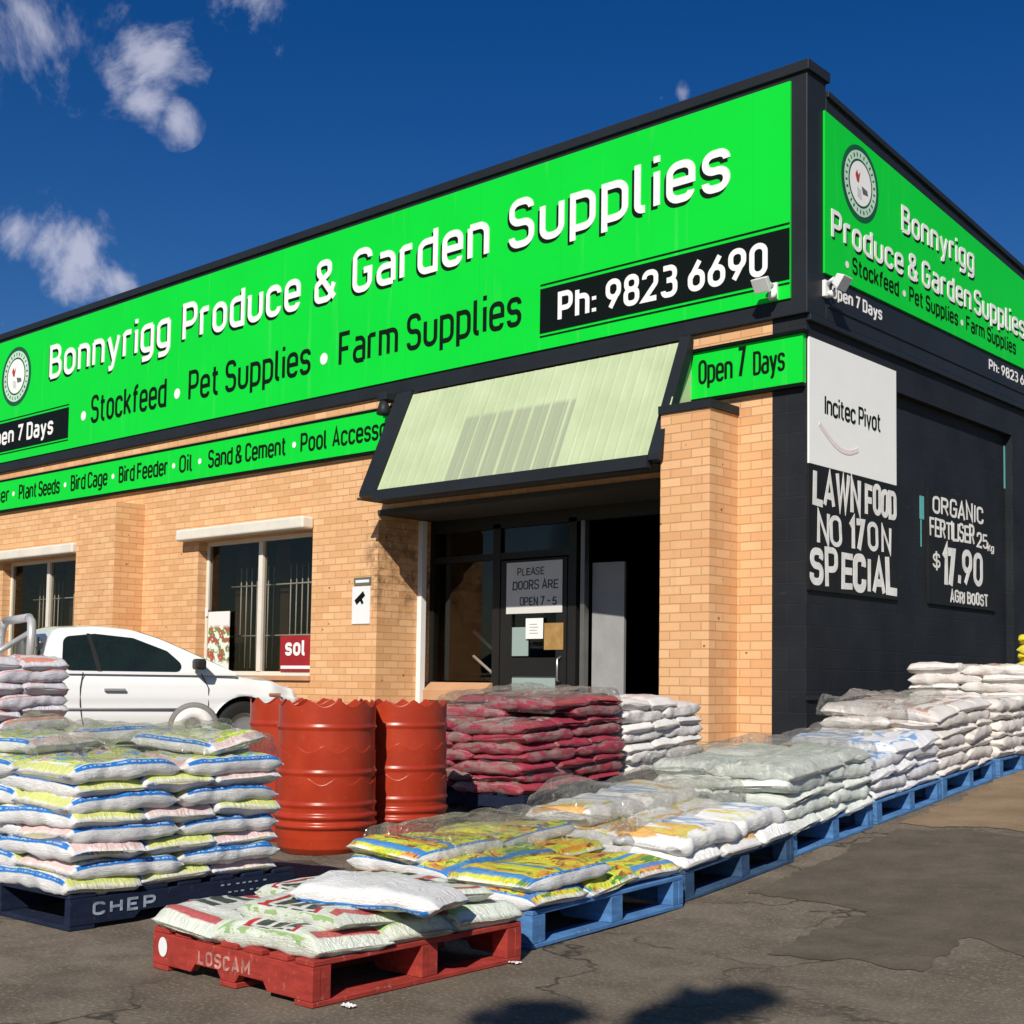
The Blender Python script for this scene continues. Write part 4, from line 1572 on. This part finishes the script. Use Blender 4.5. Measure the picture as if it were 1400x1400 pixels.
# near left: black pallet with eight layers of blue edged bags
MK = place(1.07, -7.74, radians(1.5))
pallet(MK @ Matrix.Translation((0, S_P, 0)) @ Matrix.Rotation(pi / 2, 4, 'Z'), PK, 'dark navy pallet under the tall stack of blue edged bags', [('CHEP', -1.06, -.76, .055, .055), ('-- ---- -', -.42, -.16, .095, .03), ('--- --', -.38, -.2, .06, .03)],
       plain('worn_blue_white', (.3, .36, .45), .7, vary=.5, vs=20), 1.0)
stack(MK, 'blue', 8, .073, 'on the dark navy pallet', 'white blue-edged fertiliser', sx=1.1, sy=1.06)
for (x, y, rz, tx, z) in [(-.3, .82, 10, 5, .755), (-.75, .62, 80, -6, .765), (-.8, .25, 4, 4, .75)]:
    put_bag('blue', .53, .37, .085, MK @ Matrix.Translation((x, y, z)) @ Matrix.Rotation(radians(rz), 4, 'Z') @ Matrix.Rotation(radians(tx), 4, 'X'), 'heaped on the dark navy pallet', 8, 9, 'white blue-edged fertiliser', 'white blue-edged fertiliser bags')
# red pallet with a single layer and loose bags
MR = place(2.8, -7.86, radians(.8))
pallet(MR, PR, 'red pallet carrying one layer of pale green lawn bags', [('LOSCAM', -.8, -.42, .055, .05)], plain('worn_pink', (.5, .24, .2), .8, vary=.6, vs=25), .77, .86)
mb = MB()
ring(mb, -1.08, .085, 0, .035, .003, Matrix(((1, 0, 0, 0), (0, 0, -1, -.0005), (0, 1, 0, 0), (0, 0, 0, 1))), 20)
rl = mb.obj('white_label', WHITEP, [o for o in COL.objects if o.name.startswith('pallet') and o.type == 'EMPTY'][-1])
stack(MR, 'lawn', 1, .075, 'on the red pallet', 'pale green lawn', sx=.9, sy=1.0)
for (x, y, rz, tx, z, L_, w_) in [(-.28, .26, radians(4), 3, .25, .48, .33), (-.58, .8, radians(8), -3, .25, .48, .33), (-.55, .5, radians(-8), 2, .25, .46, .33), (-.28, .74, radians(-4), -4, .255, .46, .33)]:
    put_bag('lawn', L_, w_, .075, MR @ Matrix.Translation((x, y, z)) @ Matrix.Rotation(rz, 4, 'Z') @ Matrix.Rotation(radians(tx), 4, 'Y'), 'heaped on the red pallet', 1, 3, 'pale green lawn', 'pale green lawn bags')
wb = put_bag('blue', .54, .32, .085, MR @ Matrix.Translation((-.15, .42, .3)) @ Matrix.Rotation(radians(24), 4, 'Z') @ Matrix.Rotation(radians(3), 4, 'Y') @ Matrix.Rotation(pi, 4, 'X'), 'on the red pallet', 2, 3, 'white', 'loose white bag')
# first blue pallet: bright garden bags
M1 = place(2.68, -6.68, R5)
pallet(M1, PB, 'blue pallet carrying bright yellow garden bags, next to the red pallet')
stack(M1, 'veg', 3, .07, 'on the first blue pallet', 'bright yellow garden', sx=1.02, sy=1.14, skip=lambda k, x, y: (k > 0 and x > -.3 and y > .55) or (k == 2 and x > -.45))
# second blue pallet: white and orange bags
M2 = place(2.52, -5.42, R5)
pallet(M2, pallet_mat('shaded_blue_timber', (.045, .1, .2), (.14, .16, .2)), 'dark weathered blue pallet carrying low white and orange bags')  # timber coloured darker than the other blue pallets
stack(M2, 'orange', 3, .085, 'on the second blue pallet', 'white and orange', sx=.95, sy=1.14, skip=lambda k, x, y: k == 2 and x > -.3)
# third: pale green stack
M3 = place(2.36, -4.2, R5)
pallet(M3, PB, 'blue pallet under the pale mint bags')
stack(M3, 'mint', 5, .075, 'on the third blue pallet', 'pale mint', sx=.88, sy=1.13)
# fourth: white and blue
M4 = place(2.24, -2.96, R5)
pallet(M4, PB, 'blue pallet under the white and sky blue bags')
stack(M4, 'sky', 5, .07, 'on the fourth blue pallet', 'white and sky blue', sx=.85, sy=1.13, skip=lambda k, x, y: k == 4 and y < .4)
# fifth: cream stack
M5 = place(2.12, -1.74, R5)
pallet(M5, PB, 'blue pallet under the nearer cream bags')
stack(M5, 'cream', 7, .074, 'on the fifth blue pallet', 'cream printed', sx=.92, sy=1.13, tiltj=3)
# sixth and the tall heap behind by the wall
M6 = place(2.02, -.5, R5)
pallet(M6, PB, 'blue pallet under the far cream bags at the right edge')
stack(M6, 'cream', 6, .08, 'on the far blue pallet', 'cream far', sx=.95, sy=1.13, tiltj=3)
M7 = place(1.65, 1.15, R5)
stack(M7, 'cream', 9, .085, 'in the tall wall heap', 'cream heaped', sx=1.16, sy=1.13, tiltj=3, z0=.15)
pallet(M7, PB, 'blue pallet hidden under the tall heap of cream bags by the black wall')
M8 = place(2.1, 2.5, R5)
pallet(M8, PB, 'blue pallet under the stack topped with yellow bags at the right edge')
stack(M8, 'cream', 8, .08, 'under the yellow bags', 'cream lower', sx=1.16, sy=1.13)
stack(M8, 'yellow', 5, .095, 'at the right edge', 'yellow', sx=1.1, sy=1.05, z0=.75)
# red mulch stack in front of the entry
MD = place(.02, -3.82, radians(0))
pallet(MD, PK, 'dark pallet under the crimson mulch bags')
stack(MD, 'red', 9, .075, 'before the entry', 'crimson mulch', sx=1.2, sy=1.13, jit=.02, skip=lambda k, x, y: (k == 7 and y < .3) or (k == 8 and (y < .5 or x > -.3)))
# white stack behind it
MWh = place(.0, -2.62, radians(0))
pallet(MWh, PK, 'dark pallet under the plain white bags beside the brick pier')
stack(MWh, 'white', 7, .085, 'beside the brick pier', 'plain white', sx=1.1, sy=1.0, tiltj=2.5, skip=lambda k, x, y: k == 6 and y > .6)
# pink stack far left
MP = place(-3.55, -6.35, radians(0))
pallet(MP, PB, 'pallet under the pink and lilac bags in front of the car')
stack(MP, 'pink', 11, .1, 'in front of the car', 'pink and lilac', sx=1.2, sy=1.13)

# ------------------------------------------------------------------ drum planters (three nested columns)
m = M('red_planter', .3, .5)
co = m.coord()
n = m.noise(co, 5, 5)
c = m.mix(m.rng(n, .35, .7), (.31, .027, .009), (.41, .042, .014))
c = m.mix(m.math('MULTIPLY', m.rng(m.noise(co, 22, 4, .7), .62, .72), .4), c, (.3, .12, .08))
m.color(c)
DRUM = m.m


def supported(prof, d=.006):
    """extra rings close to every ring so that long walls stay straight and beads crisp"""
    out = []
    for a, b in zip(prof, prof[1:]):
        out.append(a)
        if callable(a[1]) or callable(b[1]):
            continue
        L_ = sqrt((b[0] - a[0]) ** 2 + (b[1] - a[1]) ** 2)
        if L_ > 3 * d:
            for t in (d / L_, 1 - d / L_):
                out.append((a[0] + (b[0] - a[0]) * t, a[1] + (b[1] - a[1]) * t))
    out.append(prof[-1])
    return out


def pot_mesh(h, top_only):
    """cut-down drum with scalloped rim; rolled hoops at the drum's ribs"""
    mb = MB()
    R_ = .3
    sc = lambda t: h + .012 - .042 * abs(cos(t * 5.5)) ** 1.3
    bt = [(0, 0), (.2, 0), (.255, .014), (.285, .05), (.296, .11), (.298, .16), (.314, .175), (.314, .19), (.3, .205), (.3, .215), (.313, .23), (.313, .245), (.3, .26)]
    if top_only:
        bt = [(.29, 0), (.3, .005)]
    q = bt + [(.3, h - .17), (.309, h - .158), (.309, h - .147), (.301, h - .135), (.302, h - .06), (.3025, h - .045), (.303, lambda t: sc(t) - .005), (.303, sc), (.297, sc), (.297, lambda t: sc(t) - .005), (.294, h - .2), (.286, .1 if not top_only else .02)]
    if not top_only:
        q.append((0, .05))
    mb.lathe(supported(q), 96)
    return mb.mesh('planter', DRUM)


PM0, PM1 = pot_mesh(.46, False), pot_mesh(.42, True)
cols = [('nearest', -.2, -5.38), ('right', -.22, -4.755), ('left', -.79, -5.16)]
for (w, x, y) in cols:
    for k in range(3):
        me = PM0 if k == 0 else PM1
        o = bpy.data.objects.new('planter', me)
        COL.objects.link(o)
        s_ = 1 - .012 * k
        z = (.0, .23, .5)[k]
        o.matrix_world = Matrix.Translation((x, y, z)) @ Matrix.Rotation(k * .3 + x, 4, 'Z') @ Matrix.Diagonal((s_, s_, 1, 1))
        tag(o, '%s red scalloped drum planter in the %s nested column' % (('bottom', 'middle', 'top')[k], w), 'planter', 'red scalloped drum planters')

# ------------------------------------------------------------------ white utility car
m = M('white_car_paint', .22, .5)
m.color((.8, .8, .8))
m.b.inputs['Coat Weight'].default_value = .6
m.b.inputs['Coat Roughness'].default_value = .05
CARP = m.m
CGLASS = plain('car_glass', (.012, .02, .016), .05, .6, vary=.3)
RUB = plain('tyre_rubber', (.015, .015, .015), .8, .2)
CAR_AZ = radians(75)
d = 15.5
cp = CAM_P + d * Vector((fwd.x, fwd.y, 0)).normalized() + ((300 - CX) / F_PX * d) * rgt
car = thing('utility_car', 'white single cab utility car parked in front of the shop windows', 'car', (cp.x, cp.y, zg(cp.y, cp.x) + .06), rot=CAR_AZ)


def lerp_tab(tab, x):
    for (a, b) in zip(tab, tab[1:]):
        if x <= b[0]:
            t = max(0, (x - a[0]) / (b[0] - a[0]))
            t = t * t * (3 - 2 * t)
            return a[1] + (b[1] - a[1]) * t
    return tab[-1][1]


# x forward from the front axle (0); half width .93
hood = [(-4.1, .98), (-2.4, .99), (-2.2, .97), (-.6, .97), (-.2, .955), (.3, .9), (.6, .82), (.76, .7), (.84, .58)]
halfw = [(-4.1, .85), (-3.9, .91), (-2, .925), (-.3, .92), (.3, .9), (.62, .82), (.78, .66), (.84, .5)]
mb = MB()


def body_fn(u, v_):
    x = -4.1 + 4.94 * u
    w, hz = lerp_tab(halfw, x), lerp_tab(hood, x)
    sec = [(0, .2), (w * .9, .2), (w * .96, .3), (w, .48), (w * .985, .62), (w * .99, .7), (w * .955, hz - .1), (w * .9, hz - .02), (w * .7, hz + .015), (0, hz + .035)]
    full = [(-a, b) for a, b in sec] + [(a, b) for a, b in sec[::-1]][1:]
    k = v_ * (len(full) - 1)
    i = min(int(k), len(full) - 2)
    f = k - i
    a, b = full[i], full[i + 1]
    z = a[1] + (b[1] - a[1]) * f
    for xa in (0.0, -3.1):
        if abs(x - xa) < .385:
            z = max(z, .33 + sqrt(.385 ** 2 - (x - xa) ** 2))
    return (x, a[0] + (b[0] - a[0]) * f, z)


mb.grid(body_fn, 200, 54)
nv = 55
mb.face([k for k in range(54)][::-1])
mb.face([200 * nv + k for k in range(54)])
bd = mb.obj('body', CARP, car)
MB().box(-3.6, -.62, .3, .5, .62, .7).obj('underbody', RUB, car)
# cab
ztop = [(-2.14, .97), (-2.09, 1.3), (-2.0, 1.41), (-1.55, 1.445), (-1.2, 1.42), (-.9, 1.33), (-.55, 1.17), (-.1, .97)]


def lin_tab(tab, x):
    for (a, b) in zip(tab, tab[1:]):
        if x <= b[0]:
            t = max(0, (x - a[0]) / (b[0] - a[0]))
            return a[1] + (b[1] - a[1]) * t
    return tab[-1][1]


def zt(x):
    return (lin_tab(ztop, x - .06) + lin_tab(ztop, x) * 2 + lin_tab(ztop, x + .06)) / 4


def hw(z):
    return .875 - .27 * (max(0, z - .95) / .5) ** 1.25


def cab_fn(u, v_):
    x = -2.14 + 2.04 * u
    z1 = zt(x)
    if v_ < .35 or v_ > .65:
        t = v_ / .35 if v_ < .35 else (1 - v_) / .35
        z = .94 + (z1 - .94) * t
        return (x, math.copysign(hw(z), -1 if v_ < .35 else 1), z)
    t = (v_ - .35) / .3
    w = hw(z1)
    y = -w + 2 * w * t
    return (x, y, z1 + .035 * max(0.0, 1 - (y / w) ** 2) ** .8)


mb = MB()
mb.grid(cab_fn, 50, 60)
mb.obj('cab', CARP, car)


def side_patch(poly, off, mat, name, parent, s=-1, n=22):
    """panel on the cab's side following its tumblehome; poly in (x,z)"""
    bm = bmesh.new()
    vs = [bm.verts.new((x, z, 0)) for x, z in poly]
    bm.faces.new(vs)
    bmesh.ops.triangulate(bm, faces=bm.faces)
    for k in range(3):
        bmesh.ops.subdivide_edges(bm, edges=[e for e in bm.edges if e.calc_length() > .09], cuts=1)
        bmesh.ops.triangulate(bm, faces=bm.faces)
    for v_ in bm.verts:
        x, z = v_.co.x, v_.co.y
        v_.co = (x, s * (hw(z) + off), z)
    bmesh.ops.recalc_face_normals(bm, faces=bm.faces)
    me = bpy.data.meshes.new(name)
    bm.to_mesh(me)
    bm.free()
    me.materials.append(mat)
    for p in me.polygons:
        p.use_smooth = True
    o = bpy.data.objects.new(name, me)
    COL.objects.link(o)
    o.parent = parent
    return o


def rpoly(pts, r):
    return [(p.x, p.y) for p in rounded([(x, z) for x, z in pts], True, r)]


for s_ in (-1, 1):
    side_patch(rpoly([(-1.98, .975), (-.62, .975), (-.85, 1.2), (-1.2, 1.335), (-1.6, 1.37), (-1.93, 1.33)], .09), .006, CGLASS, 'side_window', car, s_)
    side_patch([(-1.62, .975), (-1.57, .975), (-1.65, 1.37), (-1.69, 1.37)], .012, plain('window_seal', (.02, .02, .02), .5), 'door_pillar', car, s_)
mb = MB()
mb.grid(lambda u, v_: (lambda x, t: (x, t * (hw(zt(x)) - .05), zt(x) + .035 * (1 - min(1, abs(t * (hw(zt(x)) - .05) / hw(zt(x)))) ** 2) ** .8 + .006))(-1.08 + .9 * u, -1 + 2 * v_), 14, 20)
mb.obj('windscreen', CGLASS, car)
mb = MB()
mb.box(-2.155, -.55, 1.03, -2.135, .55, 1.32)
mb.obj('rear_window', CGLASS, car)
SEAM = plain('seam', (.03, .03, .03), .7)
bw = lambda x, z: lerp_tab(halfw, x) * (.99 if z > .6 else 1.0)
mb = MB()
mb.tube([(-1.76, -.872, .955), (-1.79, -.905, .8), (-1.79, -.918, .62), (-1.77, -.925, .48), (-1.72, -.9, .3)], .006, 5)
mb.tube([(-.5, -.87, .96), (-.42, -.9, .8), (-.42, -.91, .5), (-.45, -.885, .3)], .006, 5)
mb.obj('door_seam', SEAM, car)
mb = MB()
mb.tube([(-3.4, -.92, .58), (-2, -.925, .575), (-.45, -.925, .57)], .014, 6)
mb.obj('side_moulding', plain('grey_trim', (.35, .35, .35), .6), car)
MB().box(-1.55, -.94, .76, -1.33, -.905, .79).obj('door_handle', plain('handle_grey', (.3, .3, .3), .4), car, .008)
MB().box(.28, -.905, .72, .42, -.885, .75).obj('side_repeater', plain('repeater', (.4, .2, .1), .4), car, .005)
mb = MB()
mb.box(-.62, -1.06, 1.0, -.5, -.9, 1.12)
mb.obj('mirror', plain('mirror_black', (.02, .02, .02), .5), car, .03, 3)
for s_ in (-1, 1):
    for x in (0, -3.1):
        q = Matrix.Translation((x, s_ * .8, .33)) @ Matrix.Rotation(pi / 2, 4, 'X')
        w_ = MB().lathe([(.2, -.1), (.29, -.11), (.325, -.08), (.33, 0), (.325, .08), (.29, .11), (.2, .1)], 36, q).obj('wheel', RUB, car)
        MB().lathe([(0, -.06 * 1), (.08, -.07), (.19, -.05), (.205, -.1), (.205, .1), (.19, .05), (.08, .07), (0, .06)], 36, q).obj('rim', plain('alloy', (.5, .5, .5), .4, metal=.7), w_)
bar = MB()
for s_ in (-1, 1):
    bar.tube([(-2.27, s_ * .78, .98), (-2.26, s_ * .76, 1.34), (-2.25, s_ * .7, 1.47), (-2.25, s_ * .55, 1.52)], .045, 10)
    bar.tube([(-2.27, s_ * .74, 1.36), (-2.8, s_ * .76, 1.0)], .03, 8)
bar.tube([(-2.25, -.57, 1.52), (-2.25, .57, 1.52)], .045, 10)
bar.obj('sports_bar', plain('bar_grey', (.5, .49, .5), .4, metal=.3), car)
MB().box(.78, -.6, .35, .86, .6, .55).obj('bumper', CARP, car, .03)

# wheel leaning near the car door
wp = CAM_P + 10.0 * Vector((fwd.x, fwd.y, 0)).normalized() + ((269 - CX) / F_PX * 10.0) * rgt
wl_ = thing('loose_wheel', 'round white wheel with grey tyre standing in front of the car door', 'wheel', (wp.x, wp.y, .68), rot=YAW + .25)
q = Matrix.Rotation(pi / 2, 4, 'X')
MB().lathe([(.15, -.03), (.18, -.035), (.19, 0), (.18, .035), (.15, .03)], 36, q).obj('tyre', plain('grey_tyre', (.2, .19, .18), .7), wl_)
MB().lathe([(.06, -.02), (.1, -.045), (.15, -.03), (.15, .03), (.1, .045), (.06, .02), (.06, -.02)], 36, q).obj('rim', plain('cream_rim', (.72, .7, .66), .5), wl_)
MB().lathe([(.0, -.015), (.06, -.02), (.06, .02), (0, .015)], 24, q).obj('hub', plain('hub_grey', (.12, .12, .12), .6), wl_)
mb = MB()
mb.tube([(0, 0, 0), (.0, .05, -.3), (0, .1, zg(wp.y) - .68)], .02, 8)
mb.obj('stand', plain('stand_grey', (.25, .25, .25), .6), wl_)

# ------------------------------------------------------------------ which bags can be seen; name each of them
bpy.context.view_layer.update()
dg = bpy.context.evaluated_depsgraph_get()
index = {b[0].name: i for i, b in enumerate(BAGS)}


def seen_from(eye, nx):
    hits = set()
    for j in range(nx):
        for i in range(nx):
            x = (i + .5) / nx * 1500 - 50
            y = 820 + (j + .5) / nx * 580
            dr = ray_dir(x, y)
            ok, loc, nr_, fi, ob, mt = SC.ray_cast(dg, eye, dr, distance=60)
            if ok and ob.name in index:
                hits.add(ob.name)
    return hits


main = seen_from(CAM_P, 300)
side = set(main)
for off in ((-1.2, .0, .1), (1.2, .0, .1), (0, 0, .9), (0, 0, -.3)):
    side |= seen_from(CAM_P + off[0] * r2 + Vector((0, 0, off[2])), 130)
ORD = ['first', 'second', 'third', 'fourth', 'fifth', 'sixth', 'seventh', 'eighth', 'ninth', 'tenth', 'eleventh', 'twelfth']
groups = {}
for b in BAGS:
    o, desc, k, n, adj = b
    if o.name not in side:
        bpy.data.objects.remove(o)
        continue
    o['category'] = 'bag'
    if o.name in main:
        groups.setdefault((desc, k, n, adj), []).append(o)
    else:
        o['label'] = '%s bag at the hidden back, %s' % (adj, desc)
for (desc, k, n, adj), os2 in groups.items():
    os2.sort(key=lambda o: px_of(o.matrix_world.translation)[0])
    for i, o in enumerate(os2):
        lay = 'top layer' if k == n - 1 else ('bottom layer' if k == 0 else '%s layer up' % ORD[k])
        if n == 1:
            lay = 'single layer'
        pos = 'leftmost' if i == 0 and len(os2) > 1 else ('only one showing' if len(os2) == 1 else ('rightmost' if i == len(os2) - 1 else '%s from left' % ORD[i]))
        o['label'] = '%s bag %s, %s, %s' % (adj, desc, lay, pos)
for o in COL.objects:
    if o.name.startswith('bag') and o.get('label', '').startswith('white bag on the red pallet'):
        o['label'] = 'loose white bag with blue edge lying slantwise on top of the red pallet'

# ------------------------------------------------------------------ torn clear plastic covers
m = M('clear_plastic', .15, .5)
co = m.coord()
df = m.node('ShaderNodeBsdfDiffuse')
df.inputs['Color'].default_value = (.8, .77, .68, 1)
tr = m.node('ShaderNodeBsdfTransparent')
tr.inputs[0].default_value = (1, 1, .99, 1)
gl = m.node('ShaderNodeBsdfGlossy')
gl.inputs['Roughness'].default_value = .16
lw = m.node('ShaderNodeLayerWeight')
lw.inputs[0].default_value = .3
n1 = m.noise(co, 3.5, 3, .5, dist=.8)
fac = m.math('MINIMUM', m.math('ADD', m.math('MULTIPLY', lw.outputs['Facing'], .22), m.math('MULTIPLY', m.rng(n1, .42, .72), .2)), .6)
ms = m.node('ShaderNodeMixShader')
m.l.new(fac, ms.inputs[0])
m.l.new(tr.outputs[0], ms.inputs[1])
tl = m.node('ShaderNodeBsdfTranslucent')
tl.inputs['Color'].default_value = (.85, .82, .74, 1)
ms0 = m.node('ShaderNodeMixShader')
ms0.inputs[0].default_value = .45
m.l.new(df.outputs[0], ms0.inputs[1])
m.l.new(tl.outputs[0], ms0.inputs[2])
m.l.new(ms0.outputs[0], ms.inputs[2])
fr = m.node('ShaderNodeFresnel')
fr.inputs[0].default_value = 1.55
ms2 = m.node('ShaderNodeMixShader')
m.l.new(m.math('MINIMUM', m.math('MULTIPLY_ADD', fr.outputs[0], .35, .03), .4), ms2.inputs[0])
m.l.new(ms.outputs[0], ms2.inputs[1])
m.l.new(gl.outputs[0], ms2.inputs[2])
m.l.new(ms2.outputs[0], m.out.inputs[0])
bp = m.node('ShaderNodeBump')
bp.inputs['Strength'].default_value = .9
bp.inputs['Distance'].default_value = .03
cn_ = m.noise(co, 7, 4, .55, dist=1.8)
m.l.new(m.math('ADD', m.rng(m.math('ABSOLUTE', m.math('SUBTRACT', cn_, .5)), 0, .08, 1, 0), m.math('MULTIPLY', cn_, 2.0)), bp.inputs['Height'])
for q_ in (df, gl, fr):
    m.l.new(bp.outputs[0], q_.inputs['Normal'])
PLAS = m.m


def plastic(Mx, x0, x1, y0, y1, ztop, over, drop, amp, seed, label, bump_at=None):
    """crumpled sheet lying on a stack top and hanging ragged over its edges (local coordinates of the stack)"""
    mb = MB()
    n = 90

    def fn(u, v_):
        a = x0 - over + (x1 - x0 + 2 * over) * u
        b = y0 - over + (y1 - y0 + 2 * over) * v_
        rag = noise.noise(Vector((a * 2.3, b * 2.3, seed + 9))) * .5 + .75
        dx = max(0, x0 - a, a - x1)
        dy = max(0, y0 - b, b - y1)
        d = sqrt(dx * dx + dy * dy)
        ca, cb = min(max(a, x0), x1), min(max(b, y0), y1)
        f = min(d / over, 1.0)
        z = ztop - drop * rag * (f ** 1.3)
        w = .03 * sin(min(1, f) * pi * .5)
        a2 = ca + math.copysign(w + (.03 + .02 * noise.noise(Vector((b * 6, a * 3, seed)))) * (1 if dx else 0), a - ca) * (1 if dx else 0)
        b2 = cb + math.copysign(w + (.03 + .02 * noise.noise(Vector((a * 6, b * 3, seed)))) * (1 if dy else 0), b - cb) * (1 if dy else 0)
        p = Vector((a * 3.1, b * 3.1, seed))
        p.x *= 1.5
        h = amp * (abs(noise.noise(p * .8)) * 1.3 + .4 * abs(noise.noise(p * 1.9)) + .08 * noise.noise(p * 5.1))
        if bump_at:
            for (bx, by, br, bh) in bump_at:
                q = ((a - bx) ** 2 + (b - by) ** 2) / br ** 2
                h += bh * math.exp(-q * 2)
        return Mx @ Vector((a2, b2, z + h * (1 - .6 * f)))

    mb.grid(fn, n, n)
    o = mb.obj('plastic_cover', PLAS)
    return tag(o, label, 'plastic sheet', 'crumpled clear plastic covers')


plastic(MK, -1.08, -.1, .14, 1.02, .735, .1, .1, .1, 1, 'crumpled clear plastic on top of the blue edged bag stack', [(-.75, .45, .4, .07), (-.3, .82, .35, .07)])
plastic(M1, -1.0, -.35, .2, 1.12, .385, .12, .1, .05, 2, 'clear plastic film over the bright yellow garden bags')
plastic(M2, -.92, -.35, .1, 1.1, .42, .14, .16, .06, 3, 'torn clear plastic over the white and orange bags', [(-.95, .3, .25, .08)])
plastic(M3, -.86, -.03, .02, 1.12, .535, .15, .12, .05, 4, 'clear plastic film over the pale mint bags')
plastic(M4, -.83, -.4, .3, 1.12, .5, .14, .1, .06, 5, 'clear plastic film over the white and sky blue bags')
plastic(M5, -.88, -.3, .03, .8, .66, .1, .14, .09, 6, 'puffed clear plastic over the nearer cream bags', [(-.7, .2, .2, .07), (-.3, .5, .2, .07)])
plastic(MD, -1.18, -.1, .45, 1.1, .8, .12, .14, .05, 7, 'clear film over the crimson mulch bags')

# scraps on the ground
for (x, y, s_, lab) in [(476, 1378, .03, 'white scrap of plastic beside the red pallet corner'), (702, 1318, .035, 'flat white scrap at the gap between red and blue pallets')]:
    p = gpx(x, y)
    mb = MB()
    mb.grid(lambda u, v_: (p.x + (u - .5) * s_ * 1.6, p.y + (v_ - .5) * s_, p.z + .006 + .012 * abs(noise.noise(Vector((u * 3, v_ * 3, x))))), 8, 8)
    tag(mb.obj('scrap', WHITEP), lab, 'litter')

# unseen tree added behind the viewer to throw the leafy shadow into view
tr_ = thing('street_tree', 'street tree standing behind the viewer whose top shades the asphalt in front', 'tree', (7.6, -16.4, 0))


def caster(x, y, h):
    p = gpx(x, y)
    k = (h - p.z) / SUN.z
    return p + SUN * k - Vector((7.6, -16.4, 0))


tips = [(caster(728, 1392, 6.3), .12, 160), (caster(1020, 1366, 6.4), .07, 80), (caster(965, 1376, 6.2), .1, 130), (caster(905, 1402, 6.1), .08, 90),
        (caster(840, 1640, 5.4), .4, 260), (caster(700, 1680, 5.3), .45, 300), (caster(980, 1680, 5.2), .45, 300)]
mb = MB()
mb.tube([(0, 0, -.1), (.05, .05, 1.5), (-.1, .3, 3.2), (-.2, .7, 4.6)], [.17, .14, .11, .07], 10)
for (p, r_, n_) in tips:
    mb.tube([(-.1, .3, 3.2), Vector((-.1, .4, 4.2)).lerp(p, .4), p], [.06, .04, .01], 6)
mb.obj('trunk', plain('bark', (.16, .11, .08), .9, bump=.5), tr_)
mb = MB()
rn = random.Random(5)
for (p, r_, n_) in tips + [(Vector((rn.uniform(-1.6, 1.4), rn.uniform(-1.6, .6), rn.uniform(3.4, 4.8))), .7, 300) for k in range(7)]:
    for k in range(n_):
        c_ = p + Vector((rn.gauss(0, r_ * .5), rn.gauss(0, r_ * .5), rn.gauss(0, r_ * .5)))
        q = Matrix.Translation(c_) @ Matrix.Rotation(rn.uniform(0, 6.3), 4, 'Z') @ Matrix.Rotation(rn.uniform(-.9, .9), 4, 'X')
        b = len(mb.v)
        L_ = rn.uniform(.08, .14)
        mb.v += [tuple(q @ Vector(v)) for v in [(-L_ * .35, 0, 0), (0, -L_, 0), (L_ * .35, 0, .01), (0, L_, 0)]]
        mb.face([b, b + 1, b + 2, b + 3])
mb.obj('crown', plain('tree_leaf', (.05, .09, .025), .6), tr_)
